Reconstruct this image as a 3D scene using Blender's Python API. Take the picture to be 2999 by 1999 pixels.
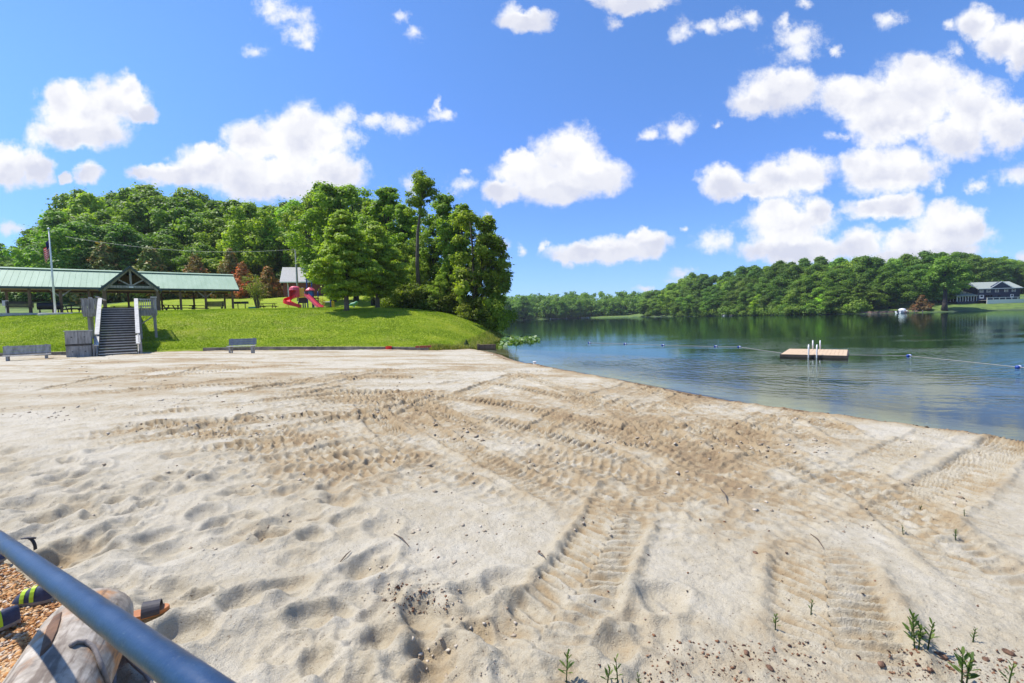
import bpy, math, random
import numpy as np
from mathutils import Matrix, Vector
rad = math.radians
S = bpy.context.scene
for o in list(bpy.data.objects): bpy.data.objects.remove(o)
C = S.collection
# ---------------------------------------------------------------- camera
F = 1045.0                       # focal length in units of a 2352-wide picture
CAM = Vector((0.0, 0.0, 1.7))
PITCH, ROLL = rad(-3.0), rad(-1.6)
RM = Matrix.Rotation(rad(90) + PITCH, 3, 'X') @ Matrix.Rotation(ROLL, 3, 'Z')
cd = bpy.data.cameras.new('camera'); cam = bpy.data.objects.new('camera', cd); C.objects.link(cam)
cam.matrix_world = Matrix.Translation(CAM) @ RM.to_4x4()
cd.sensor_width = 36; cd.lens = 36 * F / 2352; cd.clip_start = 0.05; cd.clip_end = 3000
cd.dof.use_dof = True; cd.dof.focus_distance = 14.0; cd.dof.aperture_fstop = 6.3
S.camera = cam
# ---------------------------------------------------------------- light and exposure
SUN_EL = rad(60); SUN_AZ = math.atan2(-0.97, 0.22)    # azimuth from +Y towards +X: ahead and to the left
sd = Vector((math.sin(SUN_AZ) * math.cos(SUN_EL), math.cos(SUN_AZ) * math.cos(SUN_EL), math.sin(SUN_EL)))
sl = bpy.data.lights.new('sun', 'SUN'); sl.energy = 3.4; sl.angle = rad(0.6); sl.color = (1.0, 0.95, 0.87)
so = bpy.data.objects.new('sun', sl); C.objects.link(so); so.rotation_euler = sd.to_track_quat('Z', 'Y').to_euler()
so.location = (0, 0, 60)
vs = S.view_settings; vs.view_transform = 'Standard'; vs.look = 'None'; vs.gamma = 1; vs.exposure = 0.9; vs.use_curve_mapping = False
S.cycles.max_bounces = 8; S.cycles.transparent_max_bounces = 16; S.cycles.use_denoising = True
S.cycles.caustics_reflective = False; S.cycles.caustics_refractive = False; S.cycles.volume_bounces = 0

def ray(px, py):
    d = RM @ Vector(((px - 1176) / F, (784 - py) / F, -1.0)); return d
def at(px, py, Y):
    d = ray(px, py); return CAM + d * (Y / d.y)
def gz(px, py, z):
    d = ray(px, py); return CAM + d * ((z - CAM.z) / d.z)
def yh(px): return 729 + 0.028 * (1176 - px)
def X(px, Y): return (px - 1176) / F * Y

# ---------------------------------------------------------------- node helpers
class NT:
    def __init__(s, tree): s.t = tree; s.n = tree.nodes; s.l = tree.links
    def add(s, typ, **k):
        n = s.n.new(typ)
        for a, v in k.items():
            if a.startswith('i_'):
                key = a[2:]
                key = int(key) if key.isdigit() else key.replace('_', ' ')
                s.set(n.inputs[key], v)
            else: setattr(n, a, v)
        return n
    def set(s, sock, v):
        if hasattr(v, 'is_output') or isinstance(v, bpy.types.NodeSocket): s.l.new(v, sock)
        elif isinstance(v, bpy.types.Node): s.l.new(v.outputs[0], sock)
        elif isinstance(v, (tuple, list)) and len(v) == 3 and sock.type == 'RGBA': sock.default_value = (*v, 1)
        else: sock.default_value = v
    def math(s, op, a, b=0.0, c=0.0, clamp=False):
        n = s.n.new('ShaderNodeMath'); n.operation = op; n.use_clamp = clamp
        s.set(n.inputs[0], a); s.set(n.inputs[1], b)
        if op in ('MULTIPLY_ADD', 'SMOOTH_MIN', 'SMOOTH_MAX', 'COMPARE'): s.set(n.inputs[2], c)
        return n.outputs[0]
    def vmath(s, op, a, b=None, c=None):
        n = s.n.new('ShaderNodeVectorMath'); n.operation = op
        s.set(n.inputs[0], a)
        if b is not None: s.set(n.inputs[1], b)
        if c is not None: s.set(n.inputs[2], c)
        return n.outputs['Value'] if op in ('LENGTH', 'DOT_PRODUCT', 'DISTANCE') else n.outputs[0]
    def noise(s, vec, scale, detail=4, rough=0.55, dist=0.0, color=False):
        n = s.add('ShaderNodeTexNoise'); n.noise_dimensions = '3D'
        if vec is not None: s.set(n.inputs['Vector'], vec)
        n.inputs['Scale'].default_value = scale; n.inputs['Detail'].default_value = detail
        n.inputs['Roughness'].default_value = rough; n.inputs['Distortion'].default_value = dist
        return n.outputs[1] if color else n.outputs[0]
    def mapr(s, v, a, b, c=0.0, d=1.0, smooth=True):
        n = s.add('ShaderNodeMapRange'); n.interpolation_type = 'SMOOTHSTEP' if smooth else 'LINEAR'
        for i, x in enumerate((v, a, b, c, d)): s.set(n.inputs[i], x)
        return n.outputs[0]
    def mix(s, f, a, b, blend='MIX'):
        n = s.add('ShaderNodeMix'); n.data_type = 'RGBA'; n.blend_type = blend
        s.set(n.inputs[0], f); s.set(n.inputs[6], a); s.set(n.inputs[7], b)
        return n.outputs[2]
    def ramp(s, f, stops):
        n = s.add('ShaderNodeValToRGB'); e = n.color_ramp.elements
        while len(e) < len(stops): e.new(0.5)
        for q, (p, c) in zip(e, stops): q.position = p; q.color = (*c, 1)
        s.set(n.inputs[0], f); return n.outputs[0]

# ---------------------------------------------------------------- world: Nishita sky with cumulus in it
CLOUDS = """200,260,110,72 150,228,62,44 255,236,80,60 300,215,34,44 185,305,122,40 322,262,36,24
20,380,60,52 82,378,48,46 0,402,66,25 200,398,34,28 148,408,18,14
690,325,112,78 590,322,78,52 765,392,78,52 600,400,155,56 480,380,92,52 400,400,84,27 330,395,42,20 640,430,112,34 475,345,42,26 692,277,28,26
800,312,42,30w 790,265,36,26w 852,277,50,20w 922,280,48,28w 1018,262,32,16w 1008,238,9,22w
655,40,66,44w 622,20,42,30w 684,84,48,26w 590,118,32,18w 706,105,24,20w 915,40,22,18w 946,68,26,22w
1210,45,66,25 1172,30,36,25w 1242,56,40,14w 1450,3,92,25 1380,0,52,12w 1410,50,20,22w
1572,72,36,26w 1630,62,36,17w 1682,54,38,18w 1724,45,26,22w 1830,88,70,42w 1830,118,50,36w 1800,55,18,26w 1920,120,22,15w 1855,12,24,14w
2040,46,44,24w 2250,50,52,42 2302,92,62,46 2345,125,32,52 2180,45,22,14w 2190,115,26,24w
1785,212,96,54 1742,237,60,34 1822,202,60,46
2110,212,122,86 2000,232,112,50 1930,216,56,42 2040,285,102,54 2232,252,92,78 2192,312,82,54 2312,292,62,58 2110,152,52,30 1932,312,40,14w
1560,292,54,30w 1486,306,25,18w 1655,290,14,9w
1312,355,86,68 1352,402,92,46 1222,402,92,52 1150,442,52,28 1275,432,122,38 1192,362,52,26 1066,422,38,28w 1070,396,20,12w
1662,422,56,44 1782,407,86,44 1857,396,72,44 1732,427,92,20
2045,386,108,62 1992,372,62,42 2102,392,56,42 2032,476,98,28 2052,462,62,24
1812,522,108,68 1792,480,58,36 1880,492,36,46 1832,572,152,36 1977,552,66,40 2092,552,82,32 2182,532,102,60 2162,490,52,36 2237,522,46,46 2132,580,152,24
1640,562,46,30w 1360,582,104,30 1422,570,82,32 1492,567,48,32 1472,547,42,20 1320,592,58,16 1250,570,10,22w 1200,580,14,22w 1565,630,48,17w
25,523,40,18w 1148,568,26,34w 940,430,32,30w 2332,402,42,30w 2240,427,32,20w 2152,432,20,22w 2350,590,18,20w 1565,525,17,11w 1120,490,16,12w 1480,660,30,10w 1240,690,60,10w"""
W = bpy.data.worlds.new('World'); S.world = W; W.use_nodes = True
w = NT(W.node_tree); w.n.clear()
geo = w.add('ShaderNodeTexCoord')
sep = w.add('ShaderNodeSeparateXYZ', i_0=geo.outputs['Generated'])
ay = w.math('MAXIMUM', w.math('ABSOLUTE', sep.outputs[1]), 0.04)
u = w.math('DIVIDE', sep.outputs[0], ay); v = w.math('DIVIDE', sep.outputs[2], ay)
uv = w.add('ShaderNodeCombineXYZ', i_0=u, i_1=v).outputs[0]
wc = w.vmath('SUBTRACT', w.noise(uv, 8.0, 6, 0.6, color=True), (0.5, 0.5, 0.5))
wc2 = w.vmath('SUBTRACT', w.noise(uv, 34.0, 4, 0.6, color=True), (0.5, 0.5, 0.5))
uvw = w.vmath('ADD', w.vmath('MULTIPLY_ADD', wc, (0.062, 0.05, 0.0), uv), w.vmath('MULTIPLY', wc2, (0.034, 0.030, 0.0)))
uvw = w.vmath('MULTIPLY', uvw, (1, 1, 0))
hard = soft = low = None
uvl = w.vmath('ADD', uvw, (0.010, -0.034, 0))
for tok in CLOUDS.split():
    wisp = tok.endswith('w'); cx, cy, rx, ry = [float(q) for q in tok.rstrip('w').split(',')]
    d = ray(cx, cy); cu, cv = d.x / d.y, d.z / d.y
    su, sv = F / (rx * 1.06), F / (ry * 1.06)
    L = w.vmath('LENGTH', w.vmath('MULTIPLY_ADD', uvw, (su, sv, 0), (-cu * su, -cv * sv, 0)))
    if wisp: soft = L if soft is None else w.math('MINIMUM', soft, L)
    else:
        hard = L if hard is None else w.math('SMOOTH_MIN', hard, L, 0.12)
        L2 = w.vmath('LENGTH', w.vmath('MULTIPLY_ADD', uvl, (su, sv, 0), (-cu * su, -cv * sv, 0))); low = L2 if low is None else w.math('SMOOTH_MIN', low, L2, 0.12)
fb = w.noise(uv, 15.0, 10, 0.68)
fine = w.math('SUBTRACT', fb, 0.5)
mh = w.mapr(w.math('MULTIPLY_ADD', fine, 1.25, w.math('SUBTRACT', 1.0, hard)), -0.12, 0.42)
ms = w.mapr(w.math('MULTIPLY_ADD', fine, 3.2, w.math('SUBTRACT', 0.80, soft)), -0.25, 0.9, 0.0, 0.9)
mask = w.math('MAXIMUM', mh, ms)
sky = w.add('ShaderNodeTexSky'); sky.sky_type = 'NISHITA'; sky.sun_disc = False
sky.sun_elevation = SUN_EL; sky.sun_rotation = SUN_AZ; sky.altitude = 300; sky.air_density = 1.0; sky.dust_density = 0.4; sky.ozone_density = 2.0
skyc = w.mix(1.0, sky.outputs[0], w.mix(w.mapr(v, 0.0, 0.65), (0.60, 0.84, 1.45), (0.76, 1.10, 1.55)), 'MULTIPLY')
core = w.mapr(w.math('SUBTRACT', 1.0, hard), 0.0, 0.55)
bil = w.noise(w.vmath('ADD', uv, (0.013, -0.016, 3.0)), 13.0, 6, 0.55)
under = w.mapr(w.math('MULTIPLY_ADD', fine, 0.5, w.math('SUBTRACT', low, hard)), -0.1, 0.75)
shade = w.math('ADD', w.math('MULTIPLY', under, 0.62), w.math('MULTIPLY', w.math('MULTIPLY', core, w.mapr(bil, 0.40, 0.62)), 0.45))
cloudc = w.mix(w.math('MINIMUM', shade, 1.0), (7.3, 7.3, 7.4), (5.0, 5.2, 6.1))
col = w.mix(mask, skyc, cloudc)
bg = w.add('ShaderNodeBackground', i_Color=col, i_Strength=0.077)
wo = w.add('ShaderNodeOutputWorld'); w.l.new(bg.outputs[0], wo.inputs[0])
W.cycles.sampling_method = 'MANUAL'; W.cycles.sample_map_resolution = 512

# ---------------------------------------------------------------- object helpers
def link(o): C.objects.link(o); return o
def tag(o, label=None, cat=None, group=None, kind=None):
    if label: o['label'] = label
    if cat: o['category'] = cat
    if group: o['group'] = group
    if kind: o['kind'] = kind
    return o
def empty(name, loc=(0, 0, 0), rz=0.0, label=None, cat=None, group=None):
    o = link(bpy.data.objects.new(name, None)); o.location = loc; o.rotation_euler = (0, 0, rz); o.empty_display_size = 0.2
    return tag(o, label, cat, group)
def arrays(name, V, Fc, mat=None, parent=None, attr=None, smooth=False, link_it=True):
    V = np.asarray(V, np.float32); Fc = np.asarray(Fc, np.int32)
    me = bpy.data.meshes.new(name); n, k = Fc.shape
    me.vertices.add(len(V)); me.vertices.foreach_set('co', V.ravel())
    me.loops.add(n * k); me.loops.foreach_set('vertex_index', Fc.ravel())
    me.polygons.add(n); me.polygons.foreach_set('loop_start', np.arange(0, n * k, k, dtype=np.int32))
    me.polygons.foreach_set('loop_total', np.full(n, k, np.int32))
    if smooth: me.polygons.foreach_set('use_smooth', np.ones(n, bool))
    for an, av in (attr or {}).items():
        a = me.attributes.new(an, 'FLOAT', 'POINT'); a.data.foreach_set('value', np.asarray(av, np.float32))
    me.update(calc_edges=True)
    if mat: me.materials.append(mat)
    o = bpy.data.objects.new(name, me)
    if link_it: link(o)
    if parent: o.parent = parent
    return o
class MB:
    def __init__(s): s.v = []; s.f = []
    def raw(s, vs, fs):
        b = len(s.v); s.v += [tuple(q) for q in vs]; s.f += [tuple(b + i for i in f) for f in fs]; return s
    def hexa(s, p):      # 8 points: bottom 0-3 ccw, top 4-7
        return s.raw(p, [(3, 2, 1, 0), (4, 5, 6, 7), (0, 1, 5, 4), (1, 2, 6, 5), (2, 3, 7, 6), (3, 0, 4, 7)])
    def box(s, x0, x1, y0, y1, z0, z1):
        return s.hexa([(x0, y0, z0), (x1, y0, z0), (x1, y1, z0), (x0, y1, z0), (x0, y0, z1), (x1, y0, z1), (x1, y1, z1), (x0, y1, z1)])
    def bar(s, p, q, w, h, up=(0, 0, 1)):
        p, q = Vector(p), Vector(q); d = (q - p).normalized(); u_ = Vector(up)
        if abs(d.dot(u_)) > 0.98: u_ = Vector((0, 1, 0))
        r = d.cross(u_).normalized(); t = r.cross(d).normalized()
        a, b = r * w / 2, t * h / 2
        return s.hexa([p - a - b, p + a - b, p + a + b, p - a + b, q - a - b, q + a - b, q + a + b, q - a + b])
    def tube(s, pts, rr, n=8, cap=True):
        pts = [Vector(p) for p in pts]
        if not hasattr(rr, '__len__'): rr = [rr] * len(pts)
        rings = []
        prev = None
        for i, p in enumerate(pts):
            d = (pts[min(i + 1, len(pts) - 1)] - pts[max(i - 1, 0)]).normalized()
            r = prev if prev is not None else (Vector((0, 0, 1)) if abs(d.z) < 0.9 else Vector((1, 0, 0)))
            a = (r - d * r.dot(d)).normalized(); prev = a; b = d.cross(a)
            rings.append([p + (a * math.cos(k * 2 * math.pi / n) + b * math.sin(k * 2 * math.pi / n)) * rr[i] for k in range(n)])
        vs_ = [q for R in rings for q in R]; fs = []
        for i in range(len(pts) - 1):
            for k in range(n):
                fs.append((i * n + k, i * n + (k + 1) % n, (i + 1) * n + (k + 1) % n, (i + 1) * n + k))
        if cap: fs.append(tuple(range(n - 1, -1, -1))); fs.append(tuple((len(pts) - 1) * n + k for k in range(n)))
        return s.raw(vs_, fs)
    def lathe(s, prof, c=(0, 0, 0), n=16):
        c = Vector(c); vs_ = []; fs = []
        for r, z in prof:
            for k in range(n): vs_.append(c + Vector((r * math.cos(k * 2 * math.pi / n), r * math.sin(k * 2 * math.pi / n), z)))
        for i in range(len(prof) - 1):
            for k in range(n): fs.append((i * n + k, i * n + (k + 1) % n, (i + 1) * n + (k + 1) % n, (i + 1) * n + k))
        fs.append(tuple(range(n - 1, -1, -1))); fs.append(tuple((len(prof) - 1) * n + k for k in range(n)))
        return s.raw(vs_, fs)
    def prism(s, poly, p0, ax, ay_, depth):   # polygon in plane (ax, ay_), extruded along ax x ay_
        p0, ax, ay_ = Vector(p0), Vector(ax), Vector(ay_); nz = ax.cross(ay_).normalized() * depth
        n = len(poly); A = [p0 + ax * a + ay_ * b for a, b in poly]; B = [q + nz for q in A]
        return s.raw(A + B, [tuple(range(n - 1, -1, -1)), tuple(range(n, 2 * n))] + [(i, (i + 1) % n, n + (i + 1) % n, n + i) for i in range(n)])
    def build(s, name, mat, parent=None, smooth=False, bevel=0.0):
        me = bpy.data.meshes.new(name); me.from_pydata([tuple(q) for q in s.v], [], s.f)
        me.update()
        if mat: me.materials.append(mat)
        o = link(bpy.data.objects.new(name, me))
        if parent: o.parent = parent
        if smooth: me.polygons.foreach_set('use_smooth', [True] * len(me.polygons))
        if bevel:
            m = o.modifiers.new('bevel', 'BEVEL'); m.width = bevel; m.segments = 2; m.limit_method = 'ANGLE'
        return o
def kids(o): return [c for c in bpy.data.objects if c.parent == o]
def copy_tree(o, loc=None, rz=None, label=None, parent=None):
    c = link(o.copy()); c.parent = parent
    if loc is not None: c.location = loc
    if rz is not None: c.rotation_euler = (0, 0, rz)
    if label: c['label'] = label
    for ch in kids(o): copy_tree(ch, parent=c)
    return c

# ---------------------------------------------------------------- materials
def material(name):
    m = bpy.data.materials.new(name); m.use_nodes = True; k = NT(m.node_tree)
    return m, k, k.n['Principled BSDF']
def pbr(name, c, rough=0.6, var=0.25, scale=6.0, bump=0.0, metal=0.0, stretch=(1, 1, 1), c2=None, spec=None, detail=5):
    m, k, b = material(name)
    tc = k.add('ShaderNodeTexCoord').outputs['Object']
    vec = k.vmath('MULTIPLY', tc, stretch)
    nz = k.noise(vec, scale, detail, 0.6)
    lo = tuple(q * (1 - var) for q in c); hi = tuple(min(1, q * (1 + var)) for q in (c2 or c))
    k.set(b.inputs['Base Color'], k.ramp(nz, [(0.32, lo), (0.68, hi)]))
    b.inputs['Roughness'].default_value = rough; b.inputs['Metallic'].default_value = metal
    if spec is not None: b.inputs['Specular IOR Level'].default_value = spec
    if bump:
        bn = k.add('ShaderNodeBump', i_Height=k.noise(vec, scale * 3, 4, 0.6)); bn.inputs['Strength'].default_value = bump; bn.inputs['Distance'].default_value = 0.01
        k.l.new(bn.outputs[0], b.inputs['Normal'])
    return m
def foliage(name, stops, trans=0.35, rough=0.55):
    m, k, b = material(name)
    a = k.add('ShaderNodeAttribute'); a.attribute_name = 'tint'
    oi = k.add('ShaderNodeObjectInfo')
    base = k.ramp(a.outputs['Fac'], stops)
    base = k.mix(1.0, base, oi.outputs['Color'], 'MULTIPLY')
    k.set(b.inputs['Base Color'], base); b.inputs['Roughness'].default_value = rough
    b.inputs['Specular IOR Level'].default_value = 0.35
    tr = k.add('ShaderNodeBsdfTranslucent', i_Color=k.mix(1.0, base, (1.25, 1.35, 0.5), 'MULTIPLY'))
    mx = k.add('ShaderNodeMixShader', i_0=trans); k.l.new(b.outputs[0], mx.inputs[1]); k.l.new(tr.outputs[0], mx.inputs[2])
    k.l.new(mx.outputs[0], k.n['Material Output'].inputs[0])
    return m
M = {}
M['greywood'] = pbr('weathered_grey_wood', (0.31, 0.295, 0.27), 0.85, 0.4, 1.6, 0.5, stretch=(6, 6, .9))
M['palewood'] = pbr('pale_sunbleached_wood', (0.50, 0.48, 0.43), 0.8, 0.2, 5, 0.3)
M['brownwood'] = pbr('brown_post_wood', (0.17, 0.11, 0.065), 0.8, 0.35, 4, 0.4, stretch=(2, 2, 0.6))
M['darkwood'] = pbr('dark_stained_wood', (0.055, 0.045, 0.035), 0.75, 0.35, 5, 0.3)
M['deckboard'] = pbr('tan_composite_boards', (0.55, 0.40, 0.25), 0.7, 0.15, 6, 0.2)
M['concrete'] = pbr('pale_concrete', (0.50, 0.48, 0.44), 0.85, 0.15, 4, 0.3)
M['white'] = pbr('white_paint', (0.78, 0.78, 0.76), 0.45, 0.06, 5)
M['steel'] = pbr('galvanised_steel', (0.55, 0.56, 0.57), 0.35, 0.15, 9, metal=0.7)
M['red'] = pbr('red_moulded_plastic', (0.72, 0.012, 0.02), 0.4, 0.08, 3)
M['pink'] = pbr('faded_red_plastic', (0.75, 0.10, 0.15), 0.4, 0.12, 3)
M['yellow'] = pbr('yellow_enamel', (0.80, 0.50, 0.02), 0.4, 0.1, 4)
M['blue'] = pbr('blue_enamel', (0.015, 0.06, 0.28), 0.4, 0.12, 4)
M['skyblue'] = pbr('mid_blue_plastic', (0.03, 0.20, 0.55), 0.4, 0.1, 4)
M['black'] = pbr('black_iron', (0.015, 0.015, 0.016), 0.55, 0.2, 8)
M['teal'] = pbr('teal_plastic', (0.02, 0.25, 0.30), 0.5, 0.1, 5)
M['green_plastic'] = pbr('green_plastic', (0.10, 0.30, 0.16), 0.5, 0.1, 5)
M['bark'] = pbr('grey_brown_bark', (0.12, 0.095, 0.07), 0.9, 0.4, 5, 0.8, stretch=(2, 2, 0.5))
M['darkbark'] = pbr('dark_bark', (0.05, 0.04, 0.032), 0.9, 0.4, 5, 0.8, stretch=(2, 2, 0.5))
M['leaf'] = foliage('broadleaf_foliage', [(0.0, (0.075, 0.155, 0.022)), (0.5, (0.175, 0.29, 0.036)), (1.0, (0.34, 0.46, 0.075))], 0.45)
M['leafnear'] = foliage('sunny_foliage', [(0.0, (0.095, 0.165, 0.018)), (0.5, (0.23, 0.32, 0.03)), (1.0, (0.42, 0.49, 0.07))], 0.5)
M['conifer'] = foliage('conifer_foliage', [(0.0, (0.085, 0.105, 0.03)), (0.62, (0.17, 0.175, 0.045)), (0.82, (0.32, 0.17, 0.06)), (1.0, (0.50, 0.17, 0.10))], 0.2)
# ================================================================ terrain
rs = np.random.RandomState(7)
TAB = rs.rand(256, 256).astype(np.float32)
def vn(x, y, s=0):
    x = np.asarray(x, np.float32) + s * 17.13; y = np.asarray(y, np.float32) + s * 9.71
    xi = np.floor(x).astype(np.int32); yi = np.floor(y).astype(np.int32); fx = x - xi; fy = y - yi
    fx = fx * fx * (3 - 2 * fx); fy = fy * fy * (3 - 2 * fy)
    x0, x1, y0, y1 = xi & 255, (xi + 1) & 255, yi & 255, (yi + 1) & 255
    return (TAB[x0, y0] * (1 - fx) + TAB[x1, y0] * fx) * (1 - fy) + (TAB[x0, y1] * (1 - fx) + TAB[x1, y1] * fx) * fy - 0.5
def fbm(x, y, oct=4, s=0, gain=0.5):
    r = 0; a = 1.0
    for i in range(oct):
        r = r + a * vn(x, y, s + i); x = x * 2.03; y = y * 2.03; a *= gain
    return r
def sst(a, b, x):
    t = np.clip((x - a) / (b - a), 0, 1); return t * t * (3 - 2 * t)
WZ = -0.4                                                # water level
_sy = np.array([-60, -30, -5, 1.5, 6.9, 10.4, 15.1, 21.5, 24, 25.7, 28, 29.6, 31, 33, 38, 45, 52, 60, 75, 100, 150, 250, 330.])
_sx = np.array([33, 22, 13.2, 10.4, 7.7, 5.2, 3.2, .3, -.3, -.6, -1.3, -2.1, -2.5, -2.3, -1.5, -.7, -.6, -1.5, -6, -20, -60, -110, -130.])
def xs(y): return np.interp(y, _sy, _sx)
_fx = np.array([-400, -130, -60, 10, 60, 85, 92, 100, 110, 118, 124, 140, 157, 190, 230, 270, 400.])
_fy = np.array([330, 330, 350, 372, 372, 345, 318, 270, 220, 180, 157, 150, 146, 138, 110, 40, -100.])
def dland(x, y):
    dl = (xs(y) - x) * 0.87
    sl_ = np.interp(x, (_fx[1:] + _fx[:-1]) / 2, 1 / np.sqrt(1 + ((_fy[1:] - _fy[:-1]) / (_fx[1:] - _fx[:-1])) ** 2))
    df = (y - np.interp(x, _fx, _fy)) * sl_
    return dl, df
_ex = np.array([-90, -30, -26, -23.6, -17.2, -8.7, -4.6, -2.7, 0.]); _ey = np.array([27, 27, 27.2, 28.0, 29.4, 28.9, 28.4, 30.5, 34.])
def ye(x): return np.interp(x, _ex, _ey)
_pt = np.array([-5, 0, 1.5, 3, 6, 9, 12, 14.5, 17, 24, 30, 50, 70, 110, 200, 400.])
_pz = np.array([.2, .28, .5, .85, 1.6, 2.4, 2.98, 3.2, 3.27, 3.28, 3.6, 6.3, 9, 14, 18, 20.])
def zland(x, y):             # the whole landscape without footprints and tracks
    x = np.asarray(x, float); y = np.asarray(y, float)
    dl, df = dland(x, y)
    e = y - ye(x)
    zs = WZ + 0.72 * (1 - np.exp(-np.maximum(dl, 0) / 13.0)) + 0.05 * sst(0, 0.5, dl)
    prof = np.interp(e, _pt, _pz)
    zl = WZ + (prof - WZ) * (1 - np.exp(-np.maximum(dl, 0) / 3.8))
    zleft = np.where(e > 0, zl, zs)
    zleft = np.where(e < -0.0, zs, zleft)
    bed = WZ - 0.02 - np.clip(0.085 * -np.maximum(dl, df), 0, 3.2)
    far = WZ + 0.35 * sst(0, 1.5, df) + np.minimum(0.095 * np.maximum(df, 0), 9 + 0.01 * np.maximum(df, 0))
    return np.where(dl > 0, zleft, np.where(df > 0, far, bed))
def zs1(x, y): return float(zland(np.array([x]), np.array([y]))[0])
def ground(px, py, lo=3.0, hi=200.0):       # where the view ray meets the landscape
    d = ray(px, py); t = np.linspace(lo, hi, 6000)
    gx, gy, g = d.x / d.y * t, t, CAM.z + d.z / d.y * t
    hit = np.nonzero(g < zland(gx, gy))[0]
    i = hit[0] if len(hit) else len(t) - 1
    return Vector((gx[i], gy[i], float(zland(gx[i:i + 1], gy[i:i + 1])[0])))

def grid_faces(nr, nc):
    i = np.arange(nr - 1)[:, None] * nc + np.arange(nc - 1)[None, :]
    return np.stack([i, i + 1, i + nc + 1, i + nc], -1).reshape(-1, 4)

# ---- sand materials
def sand_material():
    m, k, b = material('beach_sand')
    pos = k.add('ShaderNodeNewGeometry').outputs['Position']
    dm = k.add('ShaderNodeAttribute'); dm.attribute_name = 'damp'
    n1 = k.noise(pos, 0.7, 6, 0.62); n2 = k.noise(pos, 5.0, 6, 0.65); n3 = k.noise(pos, 160.0, 2, 0.6)
    f = k.math('ADD', dm.outputs['Fac'], k.math('MULTIPLY_ADD', k.math('SUBTRACT', n2, 0.5), 0.7, k.math('MULTIPLY', k.math('SUBTRACT', n1, 0.42), 0.85)))
    c = k.ramp(f, [(0.0, (0.525, 0.48, 0.385)), (0.28, (0.445, 0.39, 0.285)), (0.55, (0.36, 0.275, 0.165)), (0.85, (0.27, 0.19, 0.11)), (1.0, (0.12, 0.075, 0.04))])
    c = k.mix(k.mapr(n3, 0.35, 0.65, 0.0, 0.25), c, (0.20, 0.15, 0.09))
    n4 = k.noise(pos, 45.0, 3, 0.7)
    c = k.mix(k.mapr(n4, 0.62, 0.70, 0.0, 0.7), c, (0.12, 0.08, 0.045))
    k.set(b.inputs['Base Color'], c); b.inputs['Roughness'].default_value = 0.95; b.inputs['Specular IOR Level'].default_value = 0.15
    bn = k.add('ShaderNodeBump', i_Height=k.math('ADD', k.noise(pos, 22.0, 6, 0.7), k.math('MULTIPLY', n3, 0.25)))
    bn.inputs['Strength'].default_value = 0.75; bn.inputs['Distance'].default_value = 0.03; k.l.new(bn.outputs[0], b.inputs['Normal'])
    return m
M['sand'] = sand_material()

# ---- tractor and tyre tracks: (pixel polyline of the photograph laid on the sand plane, width in metres, lug spacing)
TR = [("195,975 520,944", .42, .13, .7), ("234,998 390,985 650,962 867,946", .45, .13, .9), ("299,1020 455,1003 650,984", .4, .13, .8),
      ("400,1048 607,1027 737,1001 858,972", .5, .13, 1), ("513,1083 693,1053 823,1018 915,999", .5, .13, 1), ("545,1142 715,1105 823,1083 953,1035 1040,1015", .5, .13, 1),
      ("740,1160 880,1120 1019,1082 1120,1065", .45, .16, .8), ("848,925 856,945 870,968 905,997 960,1016", .5, .13, 1.2), ("905,899 960,920 1020,950 1060,985", .5, .13, 1.1),
      ("1470,1075 1430,1130 1395,1220 1340,1320 1265,1420 1205,1530 1150,1640", .5, .10, 1.3), ("1530,1085 1500,1180 1490,1270", .42, .12, .8),
      ("1885,1195 1895,1280 1905,1400 1955,1568 1990,1700", .62, .10, 1.75), ("1780,1065 1790,1130 1800,1200", .5, .14, 1.1),
      ("1630,965 1750,1000 1880,1045 2030,1120 2190,1230 2352,1340 2500,1450", .55, .12, .85), ("1800,985 1950,1050 2150,1180 2352,1300 2450,1360", .5, .12, .6),
      ("2230,1095 2300,1150 2400,1240", .55, .14, .9), ("1000,893 1200,925 1400,965 1560,1010 1700,1080 1800,1150", .5, .12, .62), ("1050,935 1250,985 1400,1040 1480,1090", .5, .13, .9),
      ("1250,950 1450,1000 1650,1060 1760,1120", .5, .13, .8), ("650,905 850,897 1050,905 1250,935", .5, .14, .7), ("930,1200 1010,1180 1090,1150 1210,1110", .5, .13, .6),
      ("280,905 500,890 720,872", .5, .14, .6), ("60,930 300,905 430,900", .5, .14, .5), ("1020,1230 1140,1195 1250,1180", .5, .13, .6), ("20,1000 200,985", .4, .13, .4),
      ("1060,860 1240,885 1420,925 1600,975", .5, .13, .7), ("1320,900 1500,940 1700,1000 1900,1080", .5, .13, .6)]
def polyline(txt, z=0.0):
    P = [gz(*[float(q) for q in t.split(',')], z) for t in txt.split()]
    P = np.array([(p.x, p.y) for p in P]); t = np.arange(len(P)); n = (len(P) - 1) * 6 + 1
    tt = np.linspace(0, len(P) - 1, n); out = np.zeros((n, 2))
    for j in range(2):        # Catmull-Rom
        q = np.concatenate([[2 * P[0, j] - P[1, j]], P[:, j], [2 * P[-1, j] - P[-2, j]]])
        i = np.minimum(tt.astype(int), len(P) - 2); f = tt - i; a, b, c, d = q[i], q[i + 1], q[i + 2], q[i + 3]
        out[:, j] = .5 * (2 * b + (c - a) * f + (2 * a - 5 * b + 4 * c - d) * f ** 2 + (3 * b - a - 3 * c + d) * f ** 3)
    return out
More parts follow.
